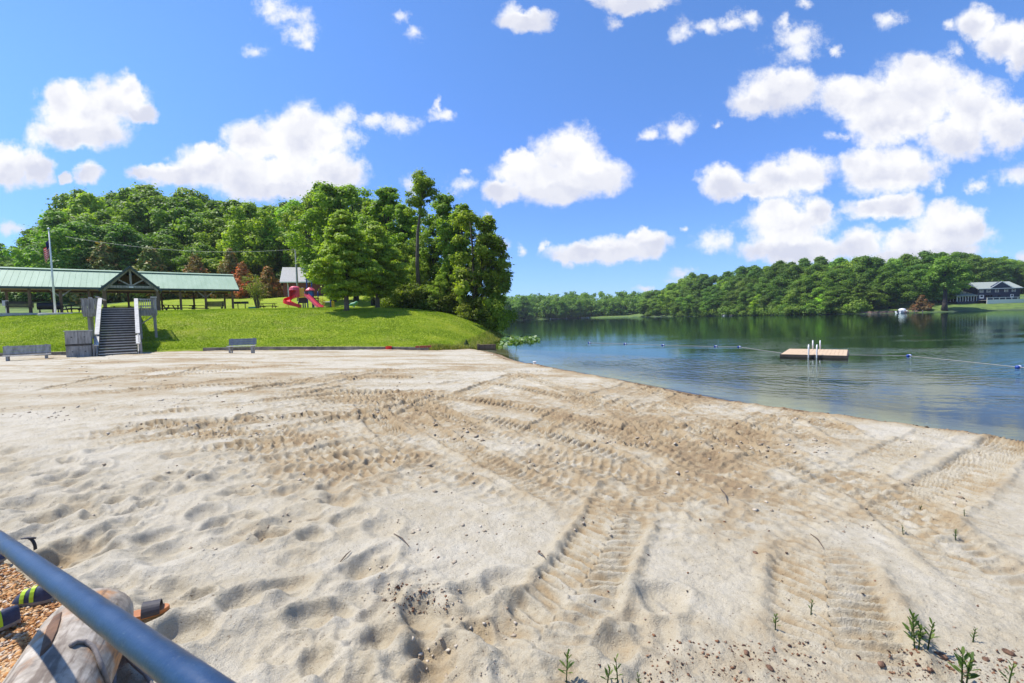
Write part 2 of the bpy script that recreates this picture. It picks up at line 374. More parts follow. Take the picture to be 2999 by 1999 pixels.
def build_sand():
    iy = []; y = 0.7
    while y < 34:
        iy.append(y); y += min(max(y * y / (1.7 * 455) * 0.75, 0.006), 0.045 if y < 15 else 0.12)
    ys = np.array(iy); a = np.linspace(-1.22, 1.22, 1040)
    a = np.concatenate([np.linspace(-1.8, -1.23, 60), a, np.linspace(1.23, 1.8, 60)])
    Y = np.repeat(ys[:, None], len(a), 1); Xg = Y * a[None, :]
    x = Xg.ravel(); y = Y.ravel()
    dl = (xs(y) - x) * 0.87
    e = y - ye(x)
    z = WZ + 0.72 * (1 - np.exp(-np.maximum(dl, 0) / 13.0)) + 0.05 * sst(0, 0.5, dl)
    z = np.where(dl < 0, WZ - 0.02 - 0.10 * np.minimum(-dl, 40), z)
    z = z - 0.5 * sst(0.3, 1.5, e)           # dives under the lawn
    land = sst(0.05, 0.9, dl)
    near = 1 - sst(6, 16, y)
    # regions: trodden (left foreground), smooth dry sheets
    trod = sst(0.5, -0.8, x + 0.45 * (y - 2) ) * (1 - sst(3.2, 9, y)) + 0.25 * (1 - sst(2.0, 3.2, y)) * sst(-1, .5, x) * sst(1.6, 0.6, x)
    trod = np.clip(trod, 0, 1)
    h = 0.045 * fbm(x * .35, y * .35, 3, 1) + 0.014 * fbm(x * 1.3, y * 1.3, 4, 5)
    rid = 1 - 2 * np.abs(fbm(x * 1.9 + 3, y * 2.6, 4, 11))
    h = h + trod * (0.034 * fbm(x * 2.3, y * 2.3, 5, 21, .6) + 0.014 * rid)
    h = h + 0.011 * fbm(x * 7, y * 7, 4, 31, .65) * (0.8 + .6 * trod) * (.35 + 1.3 * sst(-.15, .3, fbm(x * .7, y * .7, 3, 35)))
    damp = np.full_like(x, 0.06) + 0.30 * np.clip(fbm(x * .22 + 4, y * .5, 4, 41) * 2.2, -.3, 1) * sst(3, 9, y)
    patch = sst(-.12, .3, fbm(x * .45 + 7, y * .6, 4, 37))
    h = h + patch * (0.030 * sst(3, 7, y)) * fbm(x * 2.6, y * 3.0, 5, 39, .65); damp = damp + .22 * patch * sst(4, 9, y) * np.clip(fbm(x * 2.6, y * 3.0, 5, 39, .65) * 2 + .2, -.2, 1)
    # footprints and scuffs
    R = np.random.RandomState(3)
    feet = []
    for _ in range(270):
        yy = 1.4 + 4.6 * R.rand() ** 1.3; xx = yy * (-1.2 + 1.15 * R.rand() * (1.15 - .1 * yy))
        if R.rand() < .16: yy = 1.9 + 1.1 * R.rand(); xx = yy * (-.3 + .65 * R.rand())
        feet.append((xx, yy, .09 + .13 * R.rand(), R.rand() * 3.14, (.014 + .03 * R.rand()) * (1.15 if yy > 2.4 else .9), .55 + .4 * R.rand()))
    order = np.argsort(y, kind='stable')     # rows are sorted already
    for fx_, fy_, r, an, dep, asp in feet:
        lo, hi = np.searchsorted(ys, fy_ - 2.4 * r), np.searchsorted(ys, fy_ + 2.4 * r)
        sl_ = slice(lo * len(a), hi * len(a))
        dx, dy = x[sl_] - fx_, y[sl_] - fy_
        uu = (dx * math.cos(an) + dy * math.sin(an)) / r; vv = (-dx * math.sin(an) + dy * math.cos(an)) / (r * asp)
        q = np.sqrt(uu * uu + vv * vv) + 0.35 * vn(x[sl_] * 9, y[sl_] * 9, 3)
        h[sl_] += dep * (-1.0 * np.exp(-(q * 1.1) ** 4) + 0.5 * np.exp(-((q - 1.25) / .32) ** 2))
        damp[sl_] += 0.07 * np.exp(-(q * 1.0) ** 4)
    # tracks: the clear ones first, then faint older passes fanning across the beach
    allt = list(TR)
    Rt = np.random.RandomState(21)
    for _ in range(95):
        px, py = (250 + 1550 * Rt.rand(), 858 + 290 * Rt.rand() ** 1.2) if Rt.rand() < .85 else (1250 + 900 * Rt.rand(), 1060 + 190 * Rt.rand())
        sl0 = (-.10 - .10 * Rt.rand()) if px < 950 else ((.16 + .35 * Rt.rand()) if Rt.rand() < .7 else (-.25 - .6 * Rt.rand()))
        Ln = (160 + 260 * Rt.rand()); cv = (Rt.rand() - .5) * .25
        allt.append((' '.join(f'{px + Ln * t:.0f},{max(835, py + Ln * t * (sl0 + cv * t)):.0f}' for t in (-.5, 0, .5, 1)), .34 + .2 * Rt.rand(), .10 + .05 * Rt.rand(), (.28 + .42 * Rt.rand()) * (1 if py < 1150 else .55)))
    for ti, (txt, wdt, per, amp) in enumerate(allt):
        P = polyline(txt)
        best = np.full(len(x), 9.0, np.float32); sgn = np.zeros(len(x), np.float32); arc = np.zeros(len(x), np.float32)
        s0 = 0.0; tot = np.sum(np.hypot(*np.diff(P, axis=0).T))
        for i in range(len(P) - 1):
            p, q = P[i], P[i + 1]; L = np.hypot(*(q - p)); lo, hi = min(p[1], q[1]) - wdt * 1.5, max(p[1], q[1]) + wdt * 1.5
            sl_ = slice(np.searchsorted(ys, lo) * len(a), np.searchsorted(ys, hi) * len(a))
            t = (q - p) / L; dx, dy = x[sl_] - p[0], y[sl_] - p[1]
            al = np.clip(dx * t[0] + dy * t[1], 0, L); sd_ = dx * -t[1] + dy * t[0]
            dd = np.hypot(dx - al * t[0], dy - al * t[1]); bt = best[sl_]; m_ = dd < bt
            bt[m_] = dd[m_]; sg = sgn[sl_]; sg[m_] = sd_[m_]; ar = arc[sl_]; ar[m_] = (s0 + al)[m_]
            s0 += L
        k_ = np.nonzero(best < wdt * 1.5)[0]
        bx, by, d_, sg, ar = x[k_], y[k_], best[k_], sgn[k_], arc[k_]
        wob = 0.06 * fbm(bx * 3, by * 3, 3, 51)
        q = (d_ + wob) / (wdt / 2)
        inside = 1 - sst(.82, 1.05, q)
        ends = sst(-.2, 1.6, ar) * sst(-.2, 1.6, tot - ar)
        br = np.clip(1.0 + (.9 if ti < len(TR) else 1.6) * fbm(bx * .8, by * .8, 4, 61, .6), .6 if ti < len(TR) else .15, 1.35) * (1 + .35 * sst(0, -2.5, bx)) * (1 + .8 * sst(4, 8, by)) * ends * amp
        ph = (ar + 0.35 * np.abs(sg) + 0.03 * fbm(bx * 5, by * 5, 2, 8) + np.where(sg > 0, per * .5, 0)) / per * 2 * np.pi
        lug = (2 * np.abs(np.mod(ph / (2 * np.pi), 1) * 2 - 1) ** 1.8 - .75) * (0.6 + .4 * sst(.05, .25, np.abs(q)))
        lugA = (0.027 + .012 * sst(4, 10, by)) * min(1.3, per / .14)
        h[k_] = h[k_] * (1 - .6 * inside * np.clip(br, 0, 1)) + br * (inside * (-0.022 + lugA * lug) + 0.026 * np.exp(-((q - 1.15) / .17) ** 2) * (1 + .35 * np.sin(ph * .5)))
        damp[k_] += np.clip(br, 0, 1.2) * (0.42 * inside * (0.75 - 0.6 * lug) * np.clip(.6 + 1.6 * fbm(bx * 9, by * 9, 3, 78, .7), .1, 1.6) + 0.20 * np.exp(-((q - 1.1) / .3) ** 2)) * (1 - .35 * sst(8, 25, by))  # tracks tinted darker, most in the grooves between lugs
    # churned swath through the middle
    h = h + .006 * fbm(x * 15, y * 15, 3, 73, .65) * sst(9, 4, y)
    ch = sst(3.6, 6, y) * sst(24, 15, y) * sst(-.62, -.2, x / y) * sst(.8, .5, x / y) * (.45 + .9 * sst(-.2, .25, fbm(x * .5, y * .5, 3, 74)))
    cz = fbm(x * 5.5, y * 6.5, 4, 75, .68); h = h + ch * .026 * cz; damp = damp + ch * (.10 + .55 * np.clip(cz, -.15, .6))
    sw = .55 * np.exp(-((y - (5.2 + 0.45 * np.abs(x - 1.5))) / 1.5) ** 2) * sst(-3.5, 0, x) * sst(6, 3.5, x) + .6 * np.exp(-((y - 10) / 3.0) ** 2) * sst(-5, -1, x) * sst(5, 2, x)
    cl = np.clip(fbm(x * 2.2, y * 2.2, 5, 71, .65), -.2, 1)
    h = h + sw * 0.055 * cl; g_ = np.clip(.5 + 2.2 * fbm(x * 11, y * 11, 3, 77, .7), 0, 1.6); damp = damp + sw * (0.20 + 0.5 * cl) * g_
    far = sst(8, 20, y); st = fbm(x * .35, y * 1.3, 5, 81, .6)
    damp = damp + far * 0.7 * np.clip(st * 1.4, -.35, 1); h = h + far * .07 * st
    lip = np.exp(-((dl - 0.55 - .35 * fbm(x * .8, y * .8, 3, 91)) / .3) ** 2)
    h = .085 * np.tanh(h / .085)
    h = h * land + lip * (0.035 + 0.05 * fbm(x * 4, y * 4, 3, 95)); damp = np.where(dl < .5, np.maximum(damp, .42 + 0.6 * sst(.4, -.3, dl) ), damp) + lip * .42
    damp = np.where(dl < -.3, .34 + .62 * sst(.4, 4, -dl), damp)  # silty bed darkens outward; light lost in deeper water is painted in
    damp = damp + 0.35 * sst(0.1, 1.2, x) * sst(2.9, 2.0, y) * sst(2.6, 1.4, x)
    damp += .35 * sst(.6, 0.1, np.abs(e + .35 + .3 * vn(x * .7, y * .7)))
    z = z + h
    o = arrays('sand_beach', np.stack([x, y, z], 1), grid_faces(len(ys), len(a)), M['sand'], attr={'damp': np.where(dl < .6, np.clip(damp, 0, 1), .70 * (1 - np.exp(-np.clip(damp, 0, 3) / .55)))}, smooth=True)
    tag(o, kind='structure')
    return o, ys, a, z.reshape(len(ys), len(a)), damp.reshape(len(ys), len(a))
sand, SY, SA, SZ, SDAMP = build_sand()
def sandz(x, y):
    i = int(np.clip(np.searchsorted(SY, y), 0, len(SY) - 1)); j = int(np.clip(np.searchsorted(SA, x / SY[i]), 0, len(SA) - 1))
    return float(SZ[i, j])
def on_sand(px, py):
    p = gz(px, py, 0.0)
    for _ in range(8): p = gz(px, py, sandz(p.x, p.y) * .6 + p.z * .4)
    return Vector((p.x, p.y, sandz(p.x, p.y)))

# ---- lawn
def grass_material():
    m, k, b = material('mown_grass')
    pos = k.add('ShaderNodeNewGeometry').outputs['Position']
    n1 = k.noise(pos, 0.25, 4, 0.6); n2 = k.noise(k.vmath('MULTIPLY', pos, (1, 1.6, 1)), 3.5, 6, 0.7); n3 = k.noise(pos, 24, 3, 0.7)
    f = k.math('ADD', k.math('MULTIPLY', n2, 0.42), k.math('MULTIPLY_ADD', n1, 0.58, k.math('MULTIPLY', k.math('SUBTRACT', n3, .5), .5)))
    c = k.ramp(f, [(0.30, (0.16, 0.235, 0.012)), (0.5, (0.265, 0.35, 0.020)), (0.64, (0.36, 0.41, 0.04)), (0.8, (0.45, 0.43, 0.10))])
    c = k.mix(k.mapr(k.noise(pos, .42, 5, .65), .50, .68, 0, .55), c, (.36, .345, .10)); c = k.mix(k.mapr(k.noise(pos, .9, 3, .6), .56, .66, 0, .4), c, (.13, .22, .02))
    k.set(b.inputs['Base Color'], c); b.inputs['Roughness'].default_value = 0.9; b.inputs['Specular IOR Level'].default_value = 0.15
    bn = k.add('ShaderNodeBump', i_Height=n3); bn.inputs['Strength'].default_value = 0.9; bn.inputs['Distance'].default_value = 0.1; k.l.new(bn.outputs[0], b.inputs['Normal'])
    return m
M['grass'] = grass_material()
def earth_material():
    m, k, b = material('shore_ground')
    pos = k.add('ShaderNodeNewGeometry').outputs['Position']
    a = k.add('ShaderNodeAttribute'); a.attribute_name = 'kindof'
    n2 = k.noise(pos, 0.6, 6, 0.65)
    g = k.ramp(n2, [(0.35, (0.045, 0.075, 0.016)), (0.5, (0.10, 0.17, 0.02)), (0.7, (0.19, 0.22, 0.05))])
    bed = k.ramp(n2, [(0.3, (0.016, 0.034, 0.026)), (0.7, (0.03, 0.055, 0.04))])
    k.set(b.inputs['Base Color'], k.mix(a.outputs['Fac'], bed, g)); b.inputs['Roughness'].default_value = 0.95
    return m
M['earth'] = earth_material()
gx = np.arange(-62, 0.6, 0.35); gy = np.arange(26.5, 96, 0.35)
GX, GY = np.meshgrid(gx, gy); x, y = GX.ravel(), GY.ravel()
z = zland(x, y); dl = (xs(y) - x) * .87; e = y - ye(x)
z = z + 0.05 * fbm(x * .3, y * .3, 3, 2) * sst(0, 2, e) - np.where(e < 0, .25, 0) * sst(0, -.35, e) - .8 * sst(-.2, -1.2, e)
z = np.where(dl < 0.0, zland(x, y) - .12, z)
lawn = tag(arrays('grassy_hill', np.stack([x, y, z], 1), grid_faces(len(gy), len(gx)), M['grass'], smooth=True), kind='structure')
def lawnz(px_, py_): return zs1(px_, py_) + float(0.05 * fbm(np.array([px_ * .3]), np.array([py_ * .3]), 3, 2)[0])
# short blades, so the slope has a nap (uncountable ground cover)
R = np.random.RandomState(5); n = 230000
bx = -47 + 47 * R.rand(n); by = 28 + 20 * R.rand(n) ** 1.15
keep = (by > ye(bx) + .12) & ((xs(by) - bx) > .5); bx, by = bx[keep], by[keep]; n = len(bx)
bz = zland(bx, by) + 0.05 * fbm(bx * .3, by * .3, 3, 2) * sst(0, 2, by - ye(bx))
hh = .03 + .04 * R.rand(n); an = R.rand(n) * 6.28; wv = .022 + .02 * R.rand(n); lean = (R.rand(n, 2) - .5) * .08
B0 = np.stack([bx - wv * np.cos(an), by - wv * np.sin(an), bz - .01], 1); B1 = np.stack([bx + wv * np.cos(an), by + wv * np.sin(an), bz - .01], 1)
T = np.stack([bx + lean[:, 0], by + lean[:, 1], bz + hh], 1)
M['blade'] = foliage('grass_blades', [(0.0, (0.16, 0.24, 0.012)), (0.5, (0.28, 0.37, 0.022)), (1.0, (0.46, 0.48, 0.07))], 0.4)
tint = np.clip(.45 + .8 * fbm(bx * .5, by * .8, 3, 4) + .3 * (R.rand(n) - .5), 0, 1)
tag(arrays('grass_blades', np.stack([B0, B1, T], 1).reshape(-1, 3), np.arange(3 * n).reshape(-1, 3), M['blade'], attr={'tint': np.repeat(tint, 3)}),
    'short mown grass covering the green slope above the sand', 'grass', kind='stuff')

# ---- the wider landscape, one sheet out to the horizon
ax_ = np.arange(-320, 421, 4.0)
ay_ = np.arange(-80, 525, 4.0)
GX, GY = np.meshgrid(ax_, ay_); x, y = GX.ravel().astype(float), GY.ravel().astype(float)
dl, df = dland(x, y); z = zland(x, y)
z = z + np.where(np.maximum(dl, df) > 3, .6 * fbm(x * .05, y * .05, 3, 9), 0)
hid = (x > -66) & (x < 9) & (y < 100) & (y > -2) & (dl > -8)
z = np.where((x > -61) & (x < 4.0) & (y > 22) & (y < 92) & (dl > -2.5), z - 1.3, z)
z = np.where((np.abs(x) < 1.75 * np.maximum(y, .7)) & (y < 36) & (y > -3), z - .9, z)
tag(arrays('terrain', np.stack([x, y, z], 1), grid_faces(len(ay_), len(ax_)), M['earth'], attr={'kindof': sst(-.5, .6, np.maximum(dl, df))}, smooth=True), kind='structure')

# ---- lake surface
def water_material():
    m, k, b = material('lake_water'); k.n.remove(b)
    pos = k.add('ShaderNodeNewGeometry').outputs['Position']
    sp = k.add('ShaderNodeSeparateXYZ', i_0=pos)
    # arcs of ripples run out from the raft; elsewhere a faint chop
    cen = k.vmath('SUBTRACT', pos, (14.1, 21.5, 0.0)); r = k.vmath('LENGTH', cen)
    warp = k.noise(pos, 0.35, 3, 0.5)
    rip = k.math('SINE', k.math('ADD', k.math('MULTIPLY', r, 12.5), k.math('MULTIPLY', k.noise(pos, 0.55, 5, 0.6), 26.0)))
    patch = k.math('MULTIPLY', k.mapr(r, 3.0, 5.0), k.mapr(r, 15.0, 10.0, 0.0, 1.0))
    patch = k.math('MULTIPLY', patch, k.mapr(sp.outputs[1], 24.5, 20.5, 0.05, 1.0))
    patch = k.math('MULTIPLY', patch, k.mapr(k.noise(pos, 0.22, 3, 0.55), 0.36, 0.58, 0.12, 1.0))
    lineA = k.noise(k.vmath('MULTIPLY', pos, (0.35, 1.9, 1)), 1.7, 5, 0.55)
    mid = k.math('MULTIPLY', k.mapr(sp.outputs[1], 55.0, 24.0, 0.0, 1.0), k.mapr(sp.outputs[1], 9.5, 17.0, 0.05, 1.0))
    midp = k.math('MULTIPLY', mid, k.mapr(k.noise(k.vmath('MULTIPLY', pos, (0.05, .12, 1)), 1.6, 3, 0.5), 0.45, 0.58, 0.12, 1.0))
    chop = k.noise(k.vmath('MULTIPLY', pos, (0.8, 1.6, 1)), 2.6, 4, 0.55)
    hgt = k.math('ADD', k.math('MULTIPLY', k.math('MULTIPLY', rip, patch), 0.005), k.math('ADD', k.math('MULTIPLY', k.math('MULTIPLY', lineA, midp), 0.016), k.math('MULTIPLY', chop, 0.003)))
    bn = k.add('ShaderNodeBump', i_Height=hgt); bn.inputs['Strength'].default_value = 1.0; bn.inputs['Distance'].default_value = 1.0
    gl = k.add('ShaderNodeBsdfGlossy', i_Color=(0.64, 0.76, 0.73)); gl.inputs['Roughness'].default_value = 0.035
    k.l.new(bn.outputs[0], gl.inputs['Normal'])
    tr = k.add('ShaderNodeBsdfTransparent', i_Color=(0.70, 0.79, 0.74))
    fr = k.add('ShaderNodeFresnel'); fr.inputs['IOR'].default_value = 1.33; k.l.new(bn.outputs[0], fr.inputs['Normal'])
    mx = k.add('ShaderNodeMixShader'); k.l.new(fr.outputs[0], mx.inputs[0]); k.l.new(tr.outputs[0], mx.inputs[1]); k.l.new(gl.outputs[0], mx.inputs[2])
    k.l.new(mx.outputs[0], k.n['Material Output'].inputs[0])
    return m
M['water'] = water_material()
wxs = np.linspace(-160, 300, 24); wys = np.linspace(-60, 400, 24); GX, GY = np.meshgrid(wxs, wys)
tag(arrays('water', np.stack([GX.ravel(), GY.ravel(), np.full(GX.size, WZ)], 1), grid_faces(24, 24), M['water']), kind='structure')
# ================================================================ built things on the left: local frame along the pavilion
BX, BY = 0.777, 0.629
ANG = math.atan2(BY, BX)
SC_ = (-22.2, 25.6)                                      # foot of the stairs
def loc(a, b, z): return Vector((SC_[0] - BY * a + BX * b, SC_[1] + BX * a + BY * b, z))   # a: uphill along the stairs, b: to the right
def at_frame(name, a, b, z, label, cat, group=None, rz=0):
    p = loc(a, b, z); return empty(name, p, ANG + rz, label, cat, group)
# ---- wooden stairs with landing  (local x = b, y = a)
st = at_frame('wooden_stairs', 0, 0, 0, 'grey weathered wooden staircase with pale handrail caps climbing from the sand to a raised landing', 'stairs')
NS, RUN, Z0, Z1, HW = 19, 5.9, 0.18, 3.02, 0.88
m = MB()
for i in range(NS):
    t = (i + .5) / NS; y0 = RUN * i / NS; zz = Z0 + (Z1 - Z0) * (i + 1) / NS
    tr = MB().box(-HW + .05, HW - .05, y0, y0 + .27, zz - .045, zz)
    tr.build('tread', M['palewood'], st)
    MB().box(-HW + .06, HW - .06, y0 + .21, y0 + .235, zz + .001, zz + (Z1 - Z0) / NS - .05).build('gap_shade_board', M['darkwood'], st)  # dark boards added to give the shade between open treads
for sx in (-1, 1):
    b = MB(); x0 = sx * HW
    b.prism([(0, Z0 - .12), (.3, Z0 - .12), (RUN + .1, Z1 - .35), (RUN + .1, Z1 - .02), (RUN - .2, Z1 - .02), (0, Z0 + .2)], (x0 - .03 if sx < 0 else x0 - .02, 0, 0), (0, 1, 0), (0, 0, 1), .05)
    b.build('stringer', M['greywood'], st)
    sw_ = MB()
    for k in range(26):                                   # upright boards of the side wall
        ya = .25 + (RUN - .3) * k / 26; yb = ya + (RUN - .3) / 26 - .012
        f = lambda yy: Z0 + (Z1 - Z0) * yy / RUN
        xo = x0 + sx * .05
        sw_.hexa([(xo - .02, ya, f(ya) - .25), (xo + .02, ya, f(ya) - .25), (xo + .02, yb, f(yb) - .25), (xo - .02, yb, f(yb) - .25),
                  (xo - .02, ya, f(ya) + .62), (xo + .02, ya, f(ya) + .62), (xo + .02, yb, f(yb) + .62), (xo - .02, yb, f(yb) + .62)])
    sw_.build('side_boards', M['greywood'], st)
    f = lambda yy: Z0 + (Z1 - Z0) * yy / RUN
    MB().bar((x0 + sx * .02, 1.15, f(1.15) + .66), (x0 + sx * .02, RUN + .02, f(RUN) + .66), .2, .05).build('handrail_cap', M['palewood'], st)
    MB().bar((x0 + sx * .02, .12, f(.12) + .56), (x0 + sx * .02, 1.1, f(1.1) + .56), .2, .05).build('handrail_cap', M['palewood'], st)
    for yy in (.2, 1.2, 3.4): MB().box(x0 + sx * .13 - .05, x0 + sx * .13 + .05, yy - .05, yy + .05, -.1, f(yy) + .6).build('rail_post', M['greywood'], st)
b = MB()
for k in range(17): b.box(-1.72, 1.95, RUN + .02 + k * .15, RUN + .16 + k * .15, Z1 - .05, Z1 - .005)
b.build('landing_floor', M['greywood'], st)
b = MB()
for k in range(42): b.box(-.95, .95, RUN + 2.58 + k * .15, RUN + 2.72 + k * .15, Z1 - .05, Z1 - .005)
b.build('walkway_floor', M['greywood'], st)
for sx in (-1, 1):
    x0, x1 = (HW + .1, 1.97) if sx > 0 else (-1.75, -HW - .1)
    fb_ = MB().box(x0, x1, RUN - .06, RUN - .01, Z1 - .50, Z1 - .1); ox = 1.97 if sx > 0 else 1.75; fb_.box(sx * ox - .025, sx * ox + .025, RUN - .01, RUN + 2.6, Z1 - .42, Z1 - .1)
    fb_.build('fascia', M['greywood'], st)
    b = MB()
    if sx < 0:                                            # solid boards on the left wing
        for k in range(6): b.box(x0 + k * .12, x0 + k * .12 + .105, RUN - .09, RUN - .062, Z1 - .3, Z1 + .62)
        for k in range(20): b.box(-1.81, -1.778, RUN - .02 + k * .13, RUN + .095 + k * .13, Z1 - .3, Z1 + .62)
        b.box(x0 - .04, x1, RUN - .13, RUN - .0, Z1 + .622, Z1 + .66); b.box(-1.84, -1.71, RUN + .0, RUN + 2.6, Z1 + .622, Z1 + .66)
        b.build('board_railing', M['greywood'], st)
        MB().box(x0 + .3, x0 + .48, RUN - .15, RUN + .1, Z1 + .665, Z1 + .73).build('post_cap', M['palewood'], st)
        MB().bar((x0 + .7, RUN + .15, Z1 + .78), (x1 + .25, RUN + 1.4, Z1 + .62), .16, .04).build('post_cap', M['palewood'], st)
    else:                                                 # open balusters on the right wing
        b.box(x0, x1, RUN - .09, RUN - .04, Z1 + .60, Z1 + .65); b.box(x0, x1, RUN - .08, RUN - .05, Z1 + .12, Z1 + .16)
        for k in range(9): b.box(x0 + .04 + k * .115, x0 + .08 + k * .115, RUN - .085, RUN - .05, Z1 - .1, Z1 + .6)
        b.box(1.93, 1.99, RUN + .0, RUN + 2.6, Z1 + .60, Z1 + .65)
        for k in range(20): b.box(1.945, 1.97, RUN + .1 + k * .125, RUN + .125 + k * .125, Z1 - .1, Z1 + .6)
        b.build('railing', M['palewood'], st)
        b = MB()
        for k in range(4): b.box(x1 - .3 + k * .08, x1 - .235 + k * .08, RUN - .13, RUN - .095, Z1 - .34, Z1 + .72)
        b.build('corner_boards', M['greywood'], st)
        MB().box(x1 - .3, x1 + .04, RUN - .16, RUN + .12, Z1 + .725, Z1 + .80).build('post_cap', M['palewood'], st)
        MB().bar((x1 - .1, RUN - .02, Z1 - .43), (HW + .08, RUN - .02, Z1 - 1.15), .09, .07).build('brace', M['greywood'], st)
    for (px_, py_) in ((sx * 1.85 if sx > 0 else -1.5, RUN + .1), (sx * 1.85 if sx > 0 else -1.5, RUN + 2.4), (sx * 1.05, RUN + .1), (sx * .9, RUN + 5.0)):
        p = loc(py_, px_, 0); g = zs1(p.x, p.y)
        MB().box(px_ - .07, px_ + .07, py_ - .07, py_ + .07, g - .2, Z1 - .1).build('support_post', M['greywood'], st)
# ---- storage cupboard
cb = at_frame('storage_cupboard', .35, -1.62, 0.12, 'grey plank storage cupboard with two tiers of doors beside the foot of the stairs', 'cupboard')
MB().box(-.52, .52, .02, .9, -.1, 1.50).build('carcass', M['greywood'], cb)
MB().box(-.56, .56, -.04, .95, 1.502, 1.545).build('lid', M['palewood'], cb)
MB().box(-.54, .54, -.035, .018, .72, .80).build('rail', M['darkwood'], cb)  # dark tone paints the gap shade between the door tiers
for k, (xa, za) in enumerate(((-.505, .03), (.008, .03), (-.505, .82), (.008, .82))):
    d_ = MB()
    for j in range(5): d_.box(xa + j * .1, xa + j * .1 + .096, -.03, .016, za, za + .66)
    dd = d_.build('door', M['greywood'], cb)
    MB().box(xa + .22, xa + .28, -.05, -.031, za + .34, za + .38).build('handle', M['black'], dd)
# ---- benches on the sand
def bench(name, label, p, rz, L, matl, group, sc_=1.0):
    o = empty(name, p, rz, label, 'bench', group)
    b = MB()
    for k in range(3): b.box(-L / 2, L / 2, -.26 + k * .155, -.12 + k * .155, .43, .47)
    b.build('seat', M['palewood'], o)
    b = MB()
    for k in range(3):
        b.hexa([(-L / 2, .22 + k * .03, .52 + k * .145), (L / 2, .22 + k * .03, .52 + k * .145), (L / 2, .26 + k * .03, .52 + k * .145), (-L / 2, .26 + k * .03, .52 + k * .145),
                (-L / 2, .248 + k * .03, .655 + k * .145), (L / 2, .248 + k * .03, .655 + k * .145), (L / 2, .288 + k * .03, .655 + k * .145), (-L / 2, .288 + k * .03, .655 + k * .145)])
    b.build('backrest', matl, o)
    for sx in (-.4, .4):
        x = sx * L
        MB().box(x - .05, x + .05, -.22, -.12, -.25, .428).build('leg', M['greywood'], o)
        MB().bar((x, .2, -.25), (x, .345, .97), .09, .06, (0, 1, 0)).build('leg', M['greywood'], o)
        MB().box(x - .035, x + .035, -.12, .2, .30, .40).build('seat_bearer', M['greywood'], o)
    o.scale = (sc_, sc_, sc_)
    return o
pb = loc(.1, -3.55, 0.02)
bench('park_bench', 'grey slatted wooden bench on the sand left of the storage cupboard', (pb.x, pb.y, 0.02), ANG + .05, 1.72, M['greywood'], 'benches along the edge of the sand')
M['bluegrey'] = pbr('blue_grey_paint', (0.16, 0.18, 0.22), 0.7, 0.25, 4, 0.3)
p = gz(551, 811, .1); bench('park_bench', 'bench with blue grey backrest standing alone on the sand against the grassy slope', (p.x, p.y + .2, zs1(p.x, p.y) + .02), rad(12), 1.72, M['bluegrey'], 'benches along the edge of the sand', .84)

# ---- timber edging between sand and grass
ex = np.arange(-46, -4.2, 2.4)
for i in range(len(ex) - 1):
    pass
M['darkgrey'] = pbr('dark_grey_timber', (.20, .175, .135), .9, .5, 2.0, .4)
eb = MB(); eL = MB()
for i in range(len(ex) - 1):
    a0 = Vector((ex[i], ye(ex[i]) - .04, 0)); a1 = Vector((ex[i + 1] - .03, ye(ex[i + 1]) - .04, 0))
    a0.z = zs1(a0.x, a0.y - .3) + .08; a1.z = zs1(a1.x, a1.y - .3) + .08
    c = loc(.5, 0, 0)
    if abs((a0.x + a1.x) / 2 - c.x) < 1.9: continue
    (eb if a0.x > c.x else eL).bar(a0, a1 + (a1 - a0).normalized() * .04, .14, .2)
tag(eb.build('timber_edging', M['darkgrey'], bevel=.01), 'long low dark timber kerb between sand and grass right of the stairs', 'edging', 'timber kerbs between sand and grass')
tag(eL.build('timber_edging', M['darkgrey'], bevel=.01), 'short low timber kerb behind the bench left of the storage cupboard', 'edging', 'timber kerbs between sand and grass')
p = gz(871, 797, .2); rb = MB().lathe([(.13, 0), (.17, .02), (.2, .2), (.21, .21), (.19, .21), (.15, .03)], (p.x, ye(p.x) - .3, zs1(p.x, ye(p.x) - .4) + .02), 14)
tag(rb.build('plastic_tub', M['red'], smooth=False), 'small red plastic tub against the kerb at the foot of the grass', 'tub')
p = gz(972, 796, .1); q = MB()
for k in range(4): q.box(p.x - .45 + k * .24, p.x - .24 + k * .24, p.y - .1 + .03 * (k % 2), p.y + .02 + .03 * (k % 2), 0.05, .17)
M['brick'] = pbr('red_brick', (0.30, 0.07, 0.04), 0.85, 0.3, 7, .3)
tag(q.build('brick_row', M['brick'], bevel=.008), 'short row of faded red bricks at the end of the kerb', 'bricks')
p = gz(1118, 794, -.2); tb = MB().box(-.62, .62, -.08, .1, -.3, .12); tb.box(-.66, -.5, -.1, .12, -.3, .17)
o = tb.build('retaining_board', M['brownwood'], bevel=.01); o.location = (p.x, p.y, -.22); o.rotation_euler.z = .12
tag(o, 'weathered plank holding the grass bank above the shallow pool', 'board')

